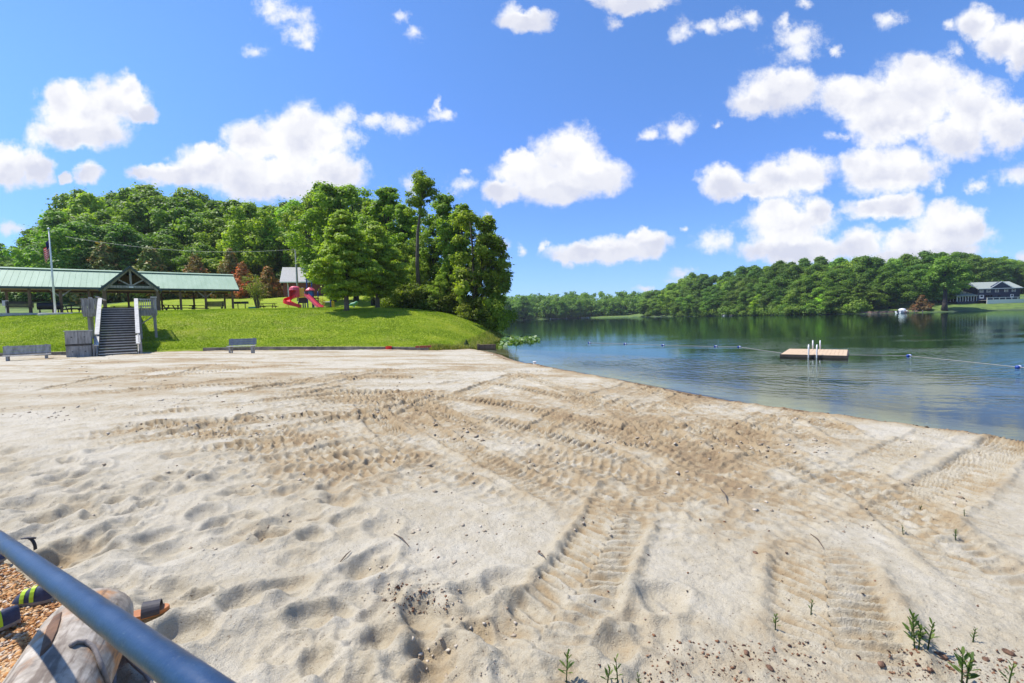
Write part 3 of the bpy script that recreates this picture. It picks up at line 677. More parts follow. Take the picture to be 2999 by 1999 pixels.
# ---- picnic pavilion (local x along the front, y towards the back)
PA = Vector((-45.1, 39.6, 3.28)); PL = 18.2; PD = 6.2; EZ = 2.62; RZ = 4.2; PC = 9.5
pv = empty('picnic_pavilion', PA, ANG, 'long open picnic pavilion with pale green metal roof and timber entrance gable', 'pavilion')
def roof_material():
    m, k, b = material('green_standing_seam')
    tc = k.add('ShaderNodeTexCoord').outputs['Object']; sp = k.add('ShaderNodeSeparateXYZ', i_0=tc)
    n = k.noise(k.vmath('MULTIPLY', tc, (1, .3, .3)), 1.6, 5, .6)
    k.set(b.inputs['Base Color'], k.ramp(n, [(.3, (.27, .38, .26)), (.7, (.35, .46, .33))])); b.inputs['Roughness'].default_value = .6; b.inputs['Specular IOR Level'].default_value = .25
    return m
M['roof'] = roof_material()
slope = MB(); hy = PD / 2; ov = .55
def roofplane(x0, x1, side):                               # a sheet with standing seams
    ya, yb = (-ov, hy) if side < 0 else (PD + ov, hy)
    za = EZ - (RZ - EZ) * ov / hy
    mbx = MB(); mbx.hexa([(x0, ya, za), (x1, ya, za), (x1, yb, RZ), (x0, yb, RZ), (x0, ya, za + .06), (x1, ya, za + .06), (x1, yb, RZ + .06), (x0, yb, RZ + .06)])
    n = int((x1 - x0) / .41)
    for i in range(n + 1):
        xx = x0 + .02 + (x1 - x0 - .04) * i / n
        mbx.bar((xx, ya, za + .067), (xx, yb, RZ + .067), .03, .022)
    return mbx
roofplane(-.5, PL + .5, -1).build('roof', M['roof'], pv)
roofplane(-.5, PL + .5, 1).build('roof', M['roof'], pv)
MB().prism([(-.22, -.05), (0, .06), (.22, -.05), (.22, -.02), (0, .1), (-.22, -.02)], (PL + .53, hy, RZ + .11), (0, 1, 0), (0, 0, 1), -(PL + 1.06)).build('ridge_cap', M['roof'], pv)
M['fascia'] = pbr('dark_green_trim', (0.03, 0.06, 0.05), .5, .1, 4)
zf = EZ - (RZ - EZ) * ov / hy
MB().box(-.5, PL + .5, -ov - .05, -ov - .004, zf - .14, zf + .04).build('gutter', M['fascia'], pv)
for xx in (-.52, PL + .5):
    mm = MB().prism([(-ov, zf - .12), (hy, RZ - .12), (PD + ov, zf - .12), (PD + ov, zf + .05), (hy, RZ + .07), (-ov, zf + .05)], (xx, 0, 0), (0, 1, 0), (0, 0, 1), .04); mm.build('barge_board', M['fascia'], pv)
    tri = MB().prism([(.1, EZ - .05), (hy, RZ - .16), (PD - .1, EZ - .05)], (xx + .3 if xx < 0 else xx - .3, 0, 0), (0, 1, 0), (0, 0, 1), .05); tri.build('gable_truss', M['brownwood'], pv)
MB().box(-.3, PL + .3, -.1, .1, EZ - .34, EZ - .08).build('beam', M['brownwood'], pv)
MB().box(-.3, PL + .3, PD - .1, PD + .1, EZ - .34, EZ - .08).build('beam', M['brownwood'], pv)
MB().box(-.28, PL + .28, .12, PD - .12, EZ - .14, EZ - .09).build('ceiling', M['brownwood'], pv)
MB().box(-.7, PL + .7, -.75, PD + .75, -.35, .04).build('floor_slab', M['concrete'], pv)
fx_ = [.05, 2.4, 4.4, 6.35, 11.6, 13.4, 15.6, 18.1]
for i, xx in enumerate(fx_):
    pp = MB().box(xx - .1, xx + .1, -.1, .1, .04, EZ - .342).build('post', M['brownwood'], pv)
    if i in (2, 6):
        for s in (-1, 1): MB().bar((xx + s * .08, 0, EZ - 1.05), (xx + s * .75, 0, EZ - .4), .1, .1, (0, 1, 0)).build('brace', M['greywood'], pp)
for xx in (.05, 3.2, 6.2, 9.1, 12.0, 15.0, 18.1): MB().box(xx - .09, xx + .09, PD - .09, PD + .09, .04, EZ - .342).build('post', M['brownwood'], pv)
# entrance gable
gw = 1.95; gy0, gy1 = -2.5, hy - .2; gzr = RZ + .05; gze = EZ - .28
for s in (-1, 1):
    x0, x1 = PC + s * (gw + .35), PC
    gz_e = gze - (gzr - gze) * .35 / gw
    q = MB().hexa([(x0, gy0 - .4, gz_e), (x1, gy0 - .4, gzr), (x1, gy1, gzr), (x0, gy1, gz_e), (x0, gy0 - .4, gz_e + .06), (x1, gy0 - .4, gzr + .06), (x1, gy1, gzr + .06), (x0, gy1, gz_e + .06)])
    q.build('gable_roof', M['roof'], pv)
    MB().bar((x0, gy0 - .42, gz_e - .03), (x1, gy0 - .42, gzr - .03), .05, .18, (0, 0, 1)).build('gable_trim', M['fascia'], pv)
    MB().bar((x0 - s * .3, gy0 - .1, gz_e - .02), (x1, gy0 - .1, gzr - .16), .1, .16).build('gable_rafter', M['greywood'], pv)
    MB().bar((PC, gy0 - .05, gze + .1), (PC + s * 1.15, gy0 - .05, gze + .85), .1, .11).build('truss_web', M['greywood'], pv)
    MB().box(PC + s * gw - .13, PC + s * gw + .13, gy0 - .13, gy0 + .13, -.6, gze - .1).build('gable_post', M['brownwood'], pv)
    MB().box(PC + s * gw - .08, PC + s * gw + .08, gy0 + .14, .0, gze - .3, gze - .1).build('gable_beam', M['brownwood'], pv)
MB().box(PC - gw - .2, PC + gw + .2, gy0 - .12, gy0 + .1, gze - .1, gze + .12).build('truss_chord', M['greywood'], pv)
MB().box(PC - .08, PC + .08, gy0 - .1, gy0 + .04, gze + .12, gzr - .18).build('king_post', M['greywood'], pv)
MB().prism([(-gw + .5, gze - .1), (gw - .5, gze - .1), (.55, gzr - .5), (-.55, gzr - .5)], (PC, .35, 0), (1, 0, 0), (0, 0, 1), .06).build('gable_infill', M['brownwood'], pv)
sgn_ = MB().box(PC - .17, PC + .17, gy0 - .16, gy0 - .125, gze - .08, gze + .05); sgn_.build('small_sign', M['white'], pv)
for i, xx in enumerate((12.6, 13.9, 14.7, 16.6)):         # hanging lamp globes
    q = MB().lathe([(.02, .0), (.02, .22), (.06, .2), (.1, .12), (.1, .02), (.05, -.06), (.01, -.07)], (xx, 1.2 + .2 * (i % 2), EZ - .42), 10); q.build('ceiling_lamp', M['white'], pv, smooth=True)
def pvl(x, y, z=0.04): return PA + Vector((BX * x - BY * y, BY * x + BX * y, z))

# ---- picnic tables
def picnic_table(label, p, rz, group='picnic tables in and around the pavilion', L=1.85):
    o = empty('picnic_table', p, rz, label, 'picnic table', group)
    b = MB()
    for k in range(5): b.box(-L / 2, L / 2, -.37 + k * .15, -.23 + k * .15, .71, .75)
    b.build('table_top', M['darkwood'], o)
    for s in (-1, 1):
        b = MB()
        for k in range(2): b.box(-L / 2, L / 2, s * .7 - .14 + k * .145, s * .7 - .005 + k * .145, .42, .455)
        b.build('seat', M['darkwood'], o)
    for s in (-.36, .36):
        b = MB().bar((s * L, -.6, 0), (s * L, -.2, .71), .05, .1); b.bar((s * L, .6, 0), (s * L, .2, .71), .05, .1); b.box(s * L + .03, s * L + .07, -.8, .8, .34, .42)
        b.build('leg_frame', M['darkwood'], o)
    return o
T0 = picnic_table('dark picnic table seen through the right bays of the pavilion, left of the swing bench', pvl(13.9, 2.2), ANG + .1)
def tcopy(lab, p, rz): return copy_tree(T0, p, rz, lab)
tcopy('dark picnic table nearest the last braced post of the pavilion', pvl(15.3, 3.6), ANG + .1)
tcopy('dark picnic table under the pavilion seen between the gable posts at their right', pvl(10.8, 3.0), ANG - .15)
tcopy('dark picnic table under the pavilion seen just above the top stair', pvl(8.6, 4.2), ANG + .2)
tcopy('dark picnic table just right of the gable post by the landing', pvl(12.2, 1.5), ANG + .9)
tcopy('dark picnic table seen left of the stair landing behind the flagpole', pvl(5.6, 1.4), ANG + .15)
tcopy('dark picnic table in the pavilion beside the black grill at the flagpole', pvl(4.9, 3.4), ANG + .5)
tx_ = X(620, 54); tcopy('dark picnic table on the grass beside the multi stemmed bush', (tx_, 54, zs1(tx_, 54)), .1)

# ---- two swing style benches
def glider(label, p, rz):
    o = empty('garden_bench', p, rz, label, 'bench', 'heavy wooden benches under the pavilion'); L = 1.75
    b = MB()
    for k in range(4): b.box(-L / 2, L / 2, -.28 + k * .15, -.15 + k * .15, .45, .49)
    b.build('seat', M['darkwood'], o)
    b = MB()
    for k in range(4): b.bar((-L / 2, .31 + k * .035, .6 + k * .135), (L / 2, .31 + k * .035, .6 + k * .135), .035, .12)
    b.build('backrest', M['darkwood'], o)
    for s in (-.42, .42):
        MB().box(s * L - .04, s * L + .04, -.3, .34, .36, .448).build('seat_bearer', M['darkwood'], o)
        MB().box(s * L - .04, s * L + .04, -.24, -.16, 0, .358).build('leg', M['darkwood'], o)
        MB().bar((s * L, .22, 0), (s * L, .46, 1.08), .07, .05, (0, 1, 0)).build('leg', M['darkwood'], o)
        MB().box(s * L - .05, s * L + .05, -.28, .36, .68, .72).build('armrest', M['darkwood'], o)
    return o
glider('brown slatted bench on the slab edge left of the flagpole', pvl(1.75, -.05), ANG + .1)
p_ = pvl(16.3, -.2); glider('brown slatted bench under the right end of the pavilion', p_, ANG - .35)

# ---- grills
def grill(label, p, rz):
    o = empty('park_grill', p, rz, label, 'grill', 'black pedestal grills')
    MB().lathe([(.045, -.1), (.045, .78)], (0, 0, 0), 10).build('pedestal', M['black'], o)
    MB().box(-.32, .32, -.22, -.19, .8, 1.05).box(-.32, .32, .19, .22, .8, 1.05).box(-.32, -.29, -.19, .19, .8, 1.05).box(.29, .32, -.19, .19, .8, 1.05).box(-.29, .29, -.19, .19, .8, .83).build('firebox', M['black'], o)
    b = MB()
    for k in range(9): b.box(-.28, .28, -.17 + k * .042, -.155 + k * .042, .985, 1.0)
    b.build('grate', M['steel'], o)
    return o
grill('black pedestal grill standing on the grass beside the bush', (X(568, 52), 52, zs1(X(568, 52), 52)), .3)
p_ = pvl(18.9, 2.2); grill('black pedestal grill half hidden behind the last pavilion post', (p_.x, p_.y, zs1(p_.x, p_.y)), .2)
o = at_frame('barrel_grill', 0, 0, 0, 'black barrel grill with closed lid beside the flagpole', 'grill'); o.location = pvl(3.6, -.15)
cyl = [(math.cos(t) * .36, math.sin(t) * .33) for t in [i * math.pi / 9 for i in range(18)]]
MB().prism(cyl, (-.75, 0, .62), (0, 1, 0), (0, 0, 1), 1.5).build('barrel', M['black'], o)
for sx in (-.6, .6):
    MB().bar((sx, -.3, 0), (sx, 0, .45), .05, .05).bar((sx, .3, 0), (sx, 0, .45), .05, .05).build('leg_frame', M['black'], o)
MB().box(-.5, .5, -.52, -.40, .62, .66).build('side_shelf', M['black'], o)
# grey meter box
p_ = pvl(.5, 2.6); o = empty('meter_box', p_, ANG, 'grey electrical box on a thin post behind the left pavilion post', 'electrical box')
MB().box(-.2, .2, -.12, .12, .75, 1.25).build('cabinet', M['steel'], o); MB().box(-.03, .03, -.03, .03, 0, .748).build('post', M['steel'], o)
# teal bin
o = empty('plastic_tub', (X(585, 51.5), 51.5, zs1(X(585, 51.5), 51.5)), .2, 'teal plastic tub on the grass under the bush', 'tub')
MB().hexa([(-.3, -.2, 0), (.3, -.2, 0), (.3, .2, 0), (-.3, .2, 0), (-.38, -.26, .38), (.38, -.26, .38), (.38, .26, .38), (-.38, .26, .38)]).build('bin', M['teal'], o)
MB().box(-.4, .4, -.28, .28, .382, .42).build('rim', M['teal'], o)

# ---- flagpole
g = Vector((X(133, 40.3), 40.3, zs1(X(133, 40.3), 40.3))); o = empty('flagpole', (g.x, g.y, g.z), 0, 'tall pale tapering flagpole on a round concrete base in front of the pavilion', 'flagpole')
top = at(115, 528, g.y); HP = top.z - g.z
MB().tube([(0, 0, -.2), (0, 0, HP * .5), (0, 0, HP)], [.085, .07, .04], 12).build('pole', M['white'], o, smooth=True)
MB().lathe([(1.1, -.3), (1.1, .1), (1.06, .13), (.2, .14)], (0, 0, 0), 24).build('base', M['concrete'], o)
MB().lathe([(.02, 0), (.09, .03), (.11, .1), (.08, .17), (.02, .2)], (0, 0, HP), 12).build('finial', M['steel'], o, smooth=True)
def flag_material():
    m, k, b = material('striped_flag_cloth')
    a = k.add('ShaderNodeAttribute'); a.attribute_name = 'v'; a2 = k.add('ShaderNodeAttribute'); a2.attribute_name = 'uu'
    s = k.math('GREATER_THAN', k.math('SINE', k.math('MULTIPLY', a.outputs['Fac'], 13 * math.pi)), 0.0)
    c = k.mix(s, (.75, .72, .7), (.75, .02, .06))
    cant = k.math('MULTIPLY', k.math('LESS_THAN', a.outputs['Fac'], 7 / 13), k.math('LESS_THAN', a2.outputs['Fac'], .4))
    fc_ = k.mix(cant, c, (.02, .03, .16)); k.set(b.inputs['Base Color'], fc_); b.inputs['Roughness'].default_value = .8
    tr = k.add('ShaderNodeBsdfTranslucent', i_Color=fc_); mx = k.add('ShaderNodeMixShader', i_0=.5); k.l.new(b.outputs[0], mx.inputs[1]); k.l.new(tr.outputs[0], mx.inputs[2]); k.l.new(mx.outputs[0], k.n['Material Output'].inputs[0])
    return m
NF = 22; vv_ = []; A1 = []; A2 = []
for i in range(NF):                                       # limp flag hanging down beside the pole in folds
    for j in range(NF):
        u_, v_ = i / (NF - 1), j / (NF - 1)
        fold = u_ ** .8
        xx = -.09 - .12 * math.sin(u_ * 9 + v_ * 2) * (.3 + .7 * v_) - fold * .42; yy = .10 * math.cos(u_ * 11) * (1 - .3 * v_)
        zz = -v_ * 1.35 - fold * (1.0 - .25 * v_)
        vv_.append((xx, yy, zz)); A1.append(v_); A2.append(u_)
fl = arrays('flag', vv_, grid_faces(NF, NF), flag_material(), attr={'v': A1, 'uu': A2}, smooth=True)
fl.location = (g.x, g.y, g.z + HP - .75)
fm = fl.modifiers.new('thickness', 'SOLIDIFY'); fm.thickness = .006
tag(fl, 'limp red and white striped flag hanging from the flagpole', 'flag')

# ---- utility pole and wire
up = at(683, 657, 68); ug = zs1(up.x, up.y); ut = at(679, 570, 68)
o = empty('utility_pole', (up.x, up.y, ug), 0, 'grey wooden utility pole behind the playground', 'utility pole')
UH = ut.z - ug
MB().tube([(0, 0, -.3), (0, 0, UH * .5), (0, 0, UH)], [.16, .14, .11], 10).build('pole', M['greywood'], o, smooth=True)
MB().tube([(0, -.13, .5), (0, -.12, UH - .3)], .03, 6).build('conduit', M['steel'], o)
MB().lathe([(.05, 0), (.07, .05), (.05, .12), (.03, .16)], (0, -.16, UH - .25), 8).build('insulator', M['white'], o)
we = at(150, 543, 62); pts = []
for i in range(25):
    t = i / 24; q = Vector((up.x, up.y - .1, ug + UH - .15)).lerp(we, t); q.z -= 4 * 1.05 * t * (1 - t); pts.append(q)
M['wire'] = pbr('aluminium_cable', (.25, .26, .25), .6, .1, 4)
tag(MB().tube(pts, .022, 5).build('overhead_cable', M['wire']), 'thin overhead cable sagging from the utility pole across the trees', 'cable')

# ---- brick shed
sb = at(651, 668, 76); sg = zs1(sb.x, sb.y); o = empty('brick_shed', (sb.x, sb.y, sg - .1), rad(16), 'small red brick shed with a pale grey roof half hidden by the big lawn tree', 'shed')
def brick_material():
    m, k, b = material('red_brickwork')
    tc = k.add('ShaderNodeTexCoord').outputs['Object']; sp = k.add('ShaderNodeSeparateXYZ', i_0=tc)
    bt = k.add('ShaderNodeTexBrick'); k.set(bt.inputs['Vector'], k.add('ShaderNodeCombineXYZ', i_0=k.math('ADD', sp.outputs[0], sp.outputs[1]), i_1=sp.outputs[2]))
    bt.inputs['Color1'].default_value = (.24, .05, .03, 1); bt.inputs['Color2'].default_value = (.17, .035, .025, 1); bt.inputs['Mortar'].default_value = (.3, .26, .22, 1)
    bt.inputs['Scale'].default_value = 4; bt.inputs['Mortar Size'].default_value = .012
    k.set(b.inputs['Base Color'], bt); b.inputs['Roughness'].default_value = .9; return m
M['brickwall'] = brick_material()
M['shingle'] = pbr('grey_shingles', (.50, .48, .46), .85, .2, 9, .3)
sw2, sdp, swh, srh = 6.0, 5.0, 2.9, 5.2
MB().prism([(0, -.3), (sdp, -.3), (sdp, swh), (sdp / 2, srh - .1), (0, swh)], (0, 0, 0), (0, 1, 0), (0, 0, 1), sw2).build('wall', M['brickwall'], o)
for (ya, yb) in ((-.45, sdp / 2), (sdp + .45, sdp / 2)):
    ze = swh - (srh - swh) * .45 / (sdp / 2)
    MB().hexa([(-.35, ya, ze + .02), (sw2 + .35, ya, ze + .02), (sw2 + .35, yb, srh), (-.35, yb, srh), (-.35, ya, ze + .14), (sw2 + .35, ya, ze + .14), (sw2 + .35, yb, srh + .12), (-.35, yb, srh + .12)]).build('roof', M['shingle'], o)
MB().box(-.35, sw2 + .35, -.55, -.46, swh - .45, swh - .28).build('gutter', M['white'], o)
MB().tube([(.75, -.5, swh - .45), (.75, -.12, swh - .8), (.75, -.1, .0)], .08, 8).build('downspout', M['white'], o)
dr = MB().box(-.05, -.012, .6, 1.7, 0, 2.15).build('door', M['white'], o); MB().box(-.09, -.051, .68, .74, 1.0, 1.08).build('handle', M['black'], dr)
MB().prism([(-.45, swh - .42), (sdp / 2, srh - .02), (sdp + .45, swh - .42), (sdp + .45, swh - .26), (sdp / 2, srh + .14), (-.45, swh - .26)], (-.4, 0, 0), (0, 1, 0), (0, 0, 1), .045).build('barge_board', M['white'], o)

# ---- parked car
cp = at(593, 678, 80); cz = zs1(cp.x, cp.y)
o = empty('parked_car', (cp.x, cp.y, cz), rad(4), 'dark blue car parked behind the multi stemmed bush', 'car')
M['carpaint'] = pbr('dark_blue_car_paint', (.02, .03, .06), .25, .1, 3, metal=.4); M['glass'] = pbr('pale_reflecting_glass', (.35, .40, .45), .08, .1, 2, metal=.6); M['tyre'] = pbr('tyre_rubber', (.02, .02, .02), .8, .2, 9)
body = [(-2.3, .3), (2.2, .3), (2.3, .55), (2.2, .85), (1.2, 1.0), (-2.1, 1.05), (-2.32, .8)]
MB().prism(body, (0, .9, 0), (1, 0, 0), (0, 0, 1), 1.8).build('body', M['carpaint'], o, bevel=.05)
MB().prism([(1.15, 1.0), (.45, 1.48), (-1.5, 1.52), (-2.05, 1.05)], (0, .78, 0), (1, 0, 0), (0, 0, 1), 1.56).build('cabin', M['glass'], o, bevel=.05)
MB().box(-1.5, .42, -.76, .76, 1.49, 1.56).build('car_roof', M['steel'], o, bevel=.03)
for sx in (-1.4, 1.45):
    for sy in (-.92, .75):
        wv_ = MB().tube([(sx, sy, .33), (sx, sy + .18, .33)], .34, 18).build('wheel', M['tyre'], o); MB().tube([(sx, sy - .01, .33), (sx, sy + .0, .33)], .2, 14).build('rim', M['steel'], wv_)
for sy in (-.7, .5): MB().box(2.2, 2.33, sy, sy + .25, .62, .76).build('headlight', M['white'], o)

# ---- playground
pg = ground(716, 712, 40, 80); PGY = 52.0; pc = at(716, 709, PGY); pz = lawnz(pc.x, pc.y)
o = empty('playground_set', (pc.x, pc.y, pz - .02), rad(6), 'colourful play structure with a red spiral slide, double slide and yellow rails', 'playground')
s_ = PGY / F                                               # metres per picture unit at that distance
def L_(px, py, y=0.0): return Vector(((px - 716) * s_, y, (709 - py) * s_ + .02))
for (px, t, y) in ((699, 660, -.2), (711, 640, -.5), (711, 640, 1.2), (694, 668, 1.2), (724, 668, -.5), (724, 668, 1.2), (757, 681, .3), (686, 690, .3)):
    MB().lathe([(.07, -.2), (.07, (709 - t) * s_), (.09, (709 - t) * s_ + .02), (.02, (709 - t) * s_ + .08)], (L_(px, 709).x, y, 0), 10).build('support_post', M['blue'], o)
MB().box(L_(692, 0).x, L_(726, 0).x, -.45, 1.25, 1.28, 1.36).build('deck', M['darkwood'], o)
MB().box(L_(692, 0).x, L_(712, 0).x, -.47, -.452, .75, 1.27).build('deck_skirt', M['darkwood'], o)
b = MB()
for k in range(6): b.box(L_(696.5, 0).x + k * .085, L_(696.5, 0).x + k * .085 + .06, -.78, -.74, 1.5, 2.3)
b.box(L_(696, 0).x, L_(707, 0).x, -.79, -.735, 1.36, 1.5); b.box(L_(696, 0).x, L_(707, 0).x, -.79, -.735, 2.3, 2.42)
b.build('barrier_panel', M['yellow'], o)
# spiral slide: a trough sweeping left, down and back right, under a pale red hood
def trough(name, path, wdt, side, matl, roll=0.0):
    vs_ = []; n = len(path); prof = [(-.5, side), (-.5, .04), (-.3, 0), (.3, 0), (.5, .04), (.5, side), (.42, side), (.4, .1), (-.4, .1), (-.42, side)]
    prof = [(-.5, side), (-.53, -.03), (.53, -.03), (.5, side), (.44, side), (.42, .05), (-.42, .05), (-.44, side)]
    for i, p in enumerate(path):
        p = Vector(p); t = (Vector(path[min(i + 1, n - 1)]) - Vector(path[max(i - 1, 0)])); t.z = 0; t.normalize(); r = Vector((t.y, -t.x, 0))
        for a, b_ in prof: vs_.append(p + r * a * wdt + Vector((0, 0, b_)))
    k = len(prof); fs = [(i * k + j, i * k + (j + 1) % k, (i + 1) * k + (j + 1) % k, (i + 1) * k + j) for i in range(n - 1) for j in range(k)]
    fs += [tuple(range(k - 1, -1, -1)), tuple((n - 1) * k + j for j in range(k))]
    return MB().raw(vs_, fs).build(name, matl, o, smooth=False)
path = []
for i in range(26):
    t = i / 25; an = 1.2 + t * 4.2
    rr_ = .85
    path.append((L_(688, 0).x + rr_ * math.cos(an) * 1.05 - .1 + .15 * t, -.9 + rr_ * math.sin(an) * .75, 1.36 * (1 - t) ** 1.05 + .22))
path.append((L_(696, 0).x, -1.45, .20))
trough('spiral_slide', path, .72, .34, M['red'])
hp_ = []
for i in range(13):
    an = math.pi * 2 * i / 12; hp_.append((math.cos(an) * .62, math.sin(an) * .62))
hc = Vector((L_(685, 0).x, -.55, 0)); vs_ = [(hc.x + a, hc.y + b_, z_) for z_, k_ in ((1.45, 1), (2.2, 1), (2.5, .86), (2.64, .5)) for a, b_ in [(q[0] * k_, q[1] * k_) for q in hp_]]
fs_ = [(r * 13 + i, r * 13 + i + 1, (r + 1) * 13 + i + 1, (r + 1) * 13 + i) for r in range(3) for i in range(12) if not (r == 0 and 7 <= i <= 9)] + [tuple(39 + i for i in range(12))]
hd = MB().raw(vs_, fs_).build('slide_hood', M['pink'], o); hm = hd.modifiers.new('thickness', 'SOLIDIFY'); hm.thickness = .05
for y_ in (-.62, -1.22):
    d0 = L_(717, 686); d1 = L_(741, 705)
    path = [(L_(714, 0).x + t * (L_(744, 0).x - L_(714, 0).x) , y_ - t * .9, 1.36 * (1 - t) ** 1.0 + .2 + (.0 if t < .85 else .03)) for t in [i / 12 for i in range(13)]] + [(L_(748, 0).x, y_ - 1.0, .2)]
    trough('double_slide', path, .56, .22, M['pink'])
MB().lathe([(.55, 2.1), (.52, 2.22), (.15, 2.5), (.04, 2.52)], (L_(718, 0).x, -.5, 0), 8).build('slide_roof', M['pink'], o)
MB().box(L_(713.5, 0).x, L_(722.5, 0).x, -.56, -.5, 1.38, 2.1).build('slide_entry_panel', M['skyblue'], o)
b = MB()
for k in range(3): b.tube([L_(726, 680 + k * 3.2, -.1), L_(746, 690 + k * 4, -.1)], .03, 6)
b.tube([L_(746, 688, -.1), L_(746, 704, -.1)], .035, 6); b.tube([L_(742, 683, -.1), L_(742, 700, -.1)], .03, 6)
b.build('ladder_rail', M['yellow'], o)
MB().tube([L_(739, 692.5, .3), L_(757, 692.5, .3)], .045, 8).build('cross_bar', M['white'], o)
lp = [L_(760.5, 708, .2), L_(760.5, 692, .2), L_(762, 689.5, .2), L_(764, 691.5, .2), L_(764.5, 708, .2)]
MB().tube(lp, .055, 8).build('climbing_loop', M['yellow'], o)
MB().bar(L_(748, 704.5, .2), L_(760, 704.5, .2), .35, .12).build('step_plank', M['darkwood'], o)
MB().tube([L_(664, 709, -.8), L_(667, 700, -.9), L_(672, 699, -1.0), L_(675, 709, -1.0)], .035, 6).build('slide_brace', M['yellow'], o)
# green ride-on
p_ = at(813, 708, 52); z_ = lawnz(p_.x, p_.y)
o = empty('ride_on_toy', (p_.x, p_.y, z_), .2, 'small pale green ride-on toy on the grass right of the lawn tree trunk', 'ride-on toy')
MB().tube([(-.5, 0, .42), (-.25, 0, .5), (.1, 0, .55), (.35, 0, .75), (.5, 0, .72)], [.08, .2, .22, .16, .06], 10).build('body', M['green_plastic'], o, smooth=True)
MB().lathe([(.16, 0), (.1, .1), (.12, .2), (.1, .3), (.08, .42)], (0, 0, 0), 10).build('spring', M['steel'], o)
# ================================================================ trees
def leafcloud(rng, cen, rads, n, size, up=.45, flat=.7, shell=.55, weights=None, elong=1.0, tintc=None, droop=0.0):
    """diamond leaf sprays scattered over the shells of many clumps; returns V, F, tint"""
    cen = np.asarray(cen, float); rads = np.asarray(rads, float); K = len(cen)
    wgt = rads ** 2 if weights is None else weights
    ci = rng.choice(K, n, p=wgt / wgt.sum())
    d = rng.normal(size=(n, 3)); d[:, 2] += .25; d /= np.linalg.norm(d, axis=1)[:, None]
    rr = (shell + (1.08 - shell) * rng.rand(n) ** .6)
    st_ = rng.rand(n) < .2; rr = np.where(st_, rr * (1 + .75 * rng.rand(n)), rr)
    pos = cen[ci] + d * (rads[ci] * rr)[:, None] * np.array([1, 1, flat])
    pos[:, 2] -= droop * rads[ci] * rng.rand(n)
    nrm = d * .75 + np.array([0, 0, up]) + rng.normal(size=(n, 3)) * .33; nrm /= np.linalg.norm(nrm, axis=1)[:, None]
    t1 = np.cross(nrm, rng.normal(size=(n, 3))); t1 /= np.linalg.norm(t1, axis=1)[:, None]; t2 = np.cross(nrm, t1)
    s = size * (.6 + .8 * rng.rand(n)); a = t1 * (s * elong)[:, None]; b = t2 * (s * .62)[:, None]
    bend = nrm * (s * .18)[:, None]
    V = np.stack([pos - a - bend, pos - b, pos + a - bend, pos + b], 1).reshape(-1, 3)
    Fc = np.arange(4 * n).reshape(-1, 4)
    tc = rng.rand(K) if tintc is None else tintc
    tint = np.clip(.5 * tc[ci] + .5 * rng.rand(n), 0, 1)
    return V, Fc, np.repeat(tint, 4)
def crown_profile(kind, h):
    if kind == 'round': return math.sqrt(max(0, 1 - (2 * h - .95) ** 2)) * (1 if h > .45 else .92)
    if kind == 'tall': return .55 + .45 * math.sin(min(1, h * 1.35) * math.pi) if h < .74 else max(.18, 1.0 - (h - .45) * 1.45)
    if kind == 'cone': return max(.04, (1 - h) ** .8) * (1 if h > .1 else .72 + 2.6 * h)
    if kind == 'spread': return max(.1, math.sin((.25 + .75 * h) * math.pi * .93)) ** .7
def make_clumps(rng, kind, H, base, R, n, cr, lob=.4):
    cs, rs_ = [], []; ph = rng.rand(4) * 6.28
    for i in range(n):
        h = (i + rng.rand()) / n; h = h ** .9
        a = rng.rand() * 6.283
        lobe = 1 + lob * math.sin(3 * a + ph[0] + 4 * h) * math.cos(5 * h + ph[1]) + .5 * lob * math.sin(5 * a + ph[2])
        r = R * crown_profile(kind, h) * lobe * math.sqrt(.22 + .78 * rng.rand())
        c = cr * (.65 + .7 * rng.rand()) * (1.15 - .45 * h)
        r = max(0, r - c * .55)
        cs.append((r * math.cos(a), r * math.sin(a), base + (H - base - c * .4) * h + c * .2)); rs_.append(c)
    return np.array(cs), np.array(rs_)
def trunk_mb(rng, H, r0, cs, nl=10, lean=0.0, top=.86, wob=.25):
    mb = MB(); n = 8; pts = []; wx, wy = rng.normal(size=2) * wob
    for i in range(n):
        t = i / (n - 1); pts.append((lean * t * H + wx * math.sin(t * 2.6), wy * math.sin(t * 3.3), t * H * top - .4 * (i == 0)))
    rr = [r0 * (1.35 if i == 0 else (1 - .88 * i / (n - 1))) for i in range(n)]
    mb.tube(pts, rr, 8)
    P = [Vector(q) for q in pts]
    sel = rng.choice(len(cs), min(nl, len(cs)), replace=False)
    for k in sel:
        c = Vector(cs[k]); t = min(.9, max(.18, (c.z * .72) / (H * top))); f = t * (n - 1); i = min(n - 2, int(f)); s0 = P[i].lerp(P[i + 1], f - i)
        mid = s0.lerp(c, .5) + Vector((0, 0, (c - s0).length * .06)); rb = r0 * (1 - .85 * t) * .6
        mb.tube([s0, mid, c], [rb, rb * .6, rb * .2], 5)
    return mb
def tree_proto(name, seed, kind, H, base, R, ncl, cr, nleaf, leaf, mat, bark, label, cat='tree', r0=None, nl=10, lean=0, flat=.7, droop=0, up=.45, top=.86, elong=1.0, lob=.42, shell=.55):
    rng = np.random.RandomState(seed)
    o = empty(name, (0, 0, 0), 0, label, cat)
    cs, rr = make_clumps(rng, kind, H, base, R, ncl, cr, lob)
    if lean: cs[:, 0] += lean * cs[:, 2]
    V, Fc, tint = leafcloud(rng, cs, rr, nleaf, leaf, up=up, flat=flat, droop=droop, elong=elong, shell=shell)
    arrays('crown', V, Fc, M[mat], o, {'tint': tint})
    trunk_mb(rng, H, r0 or H * .014 + .05, cs, nl, lean, top).build('trunk', M[bark], o, smooth=True)
    return o
USED = set()
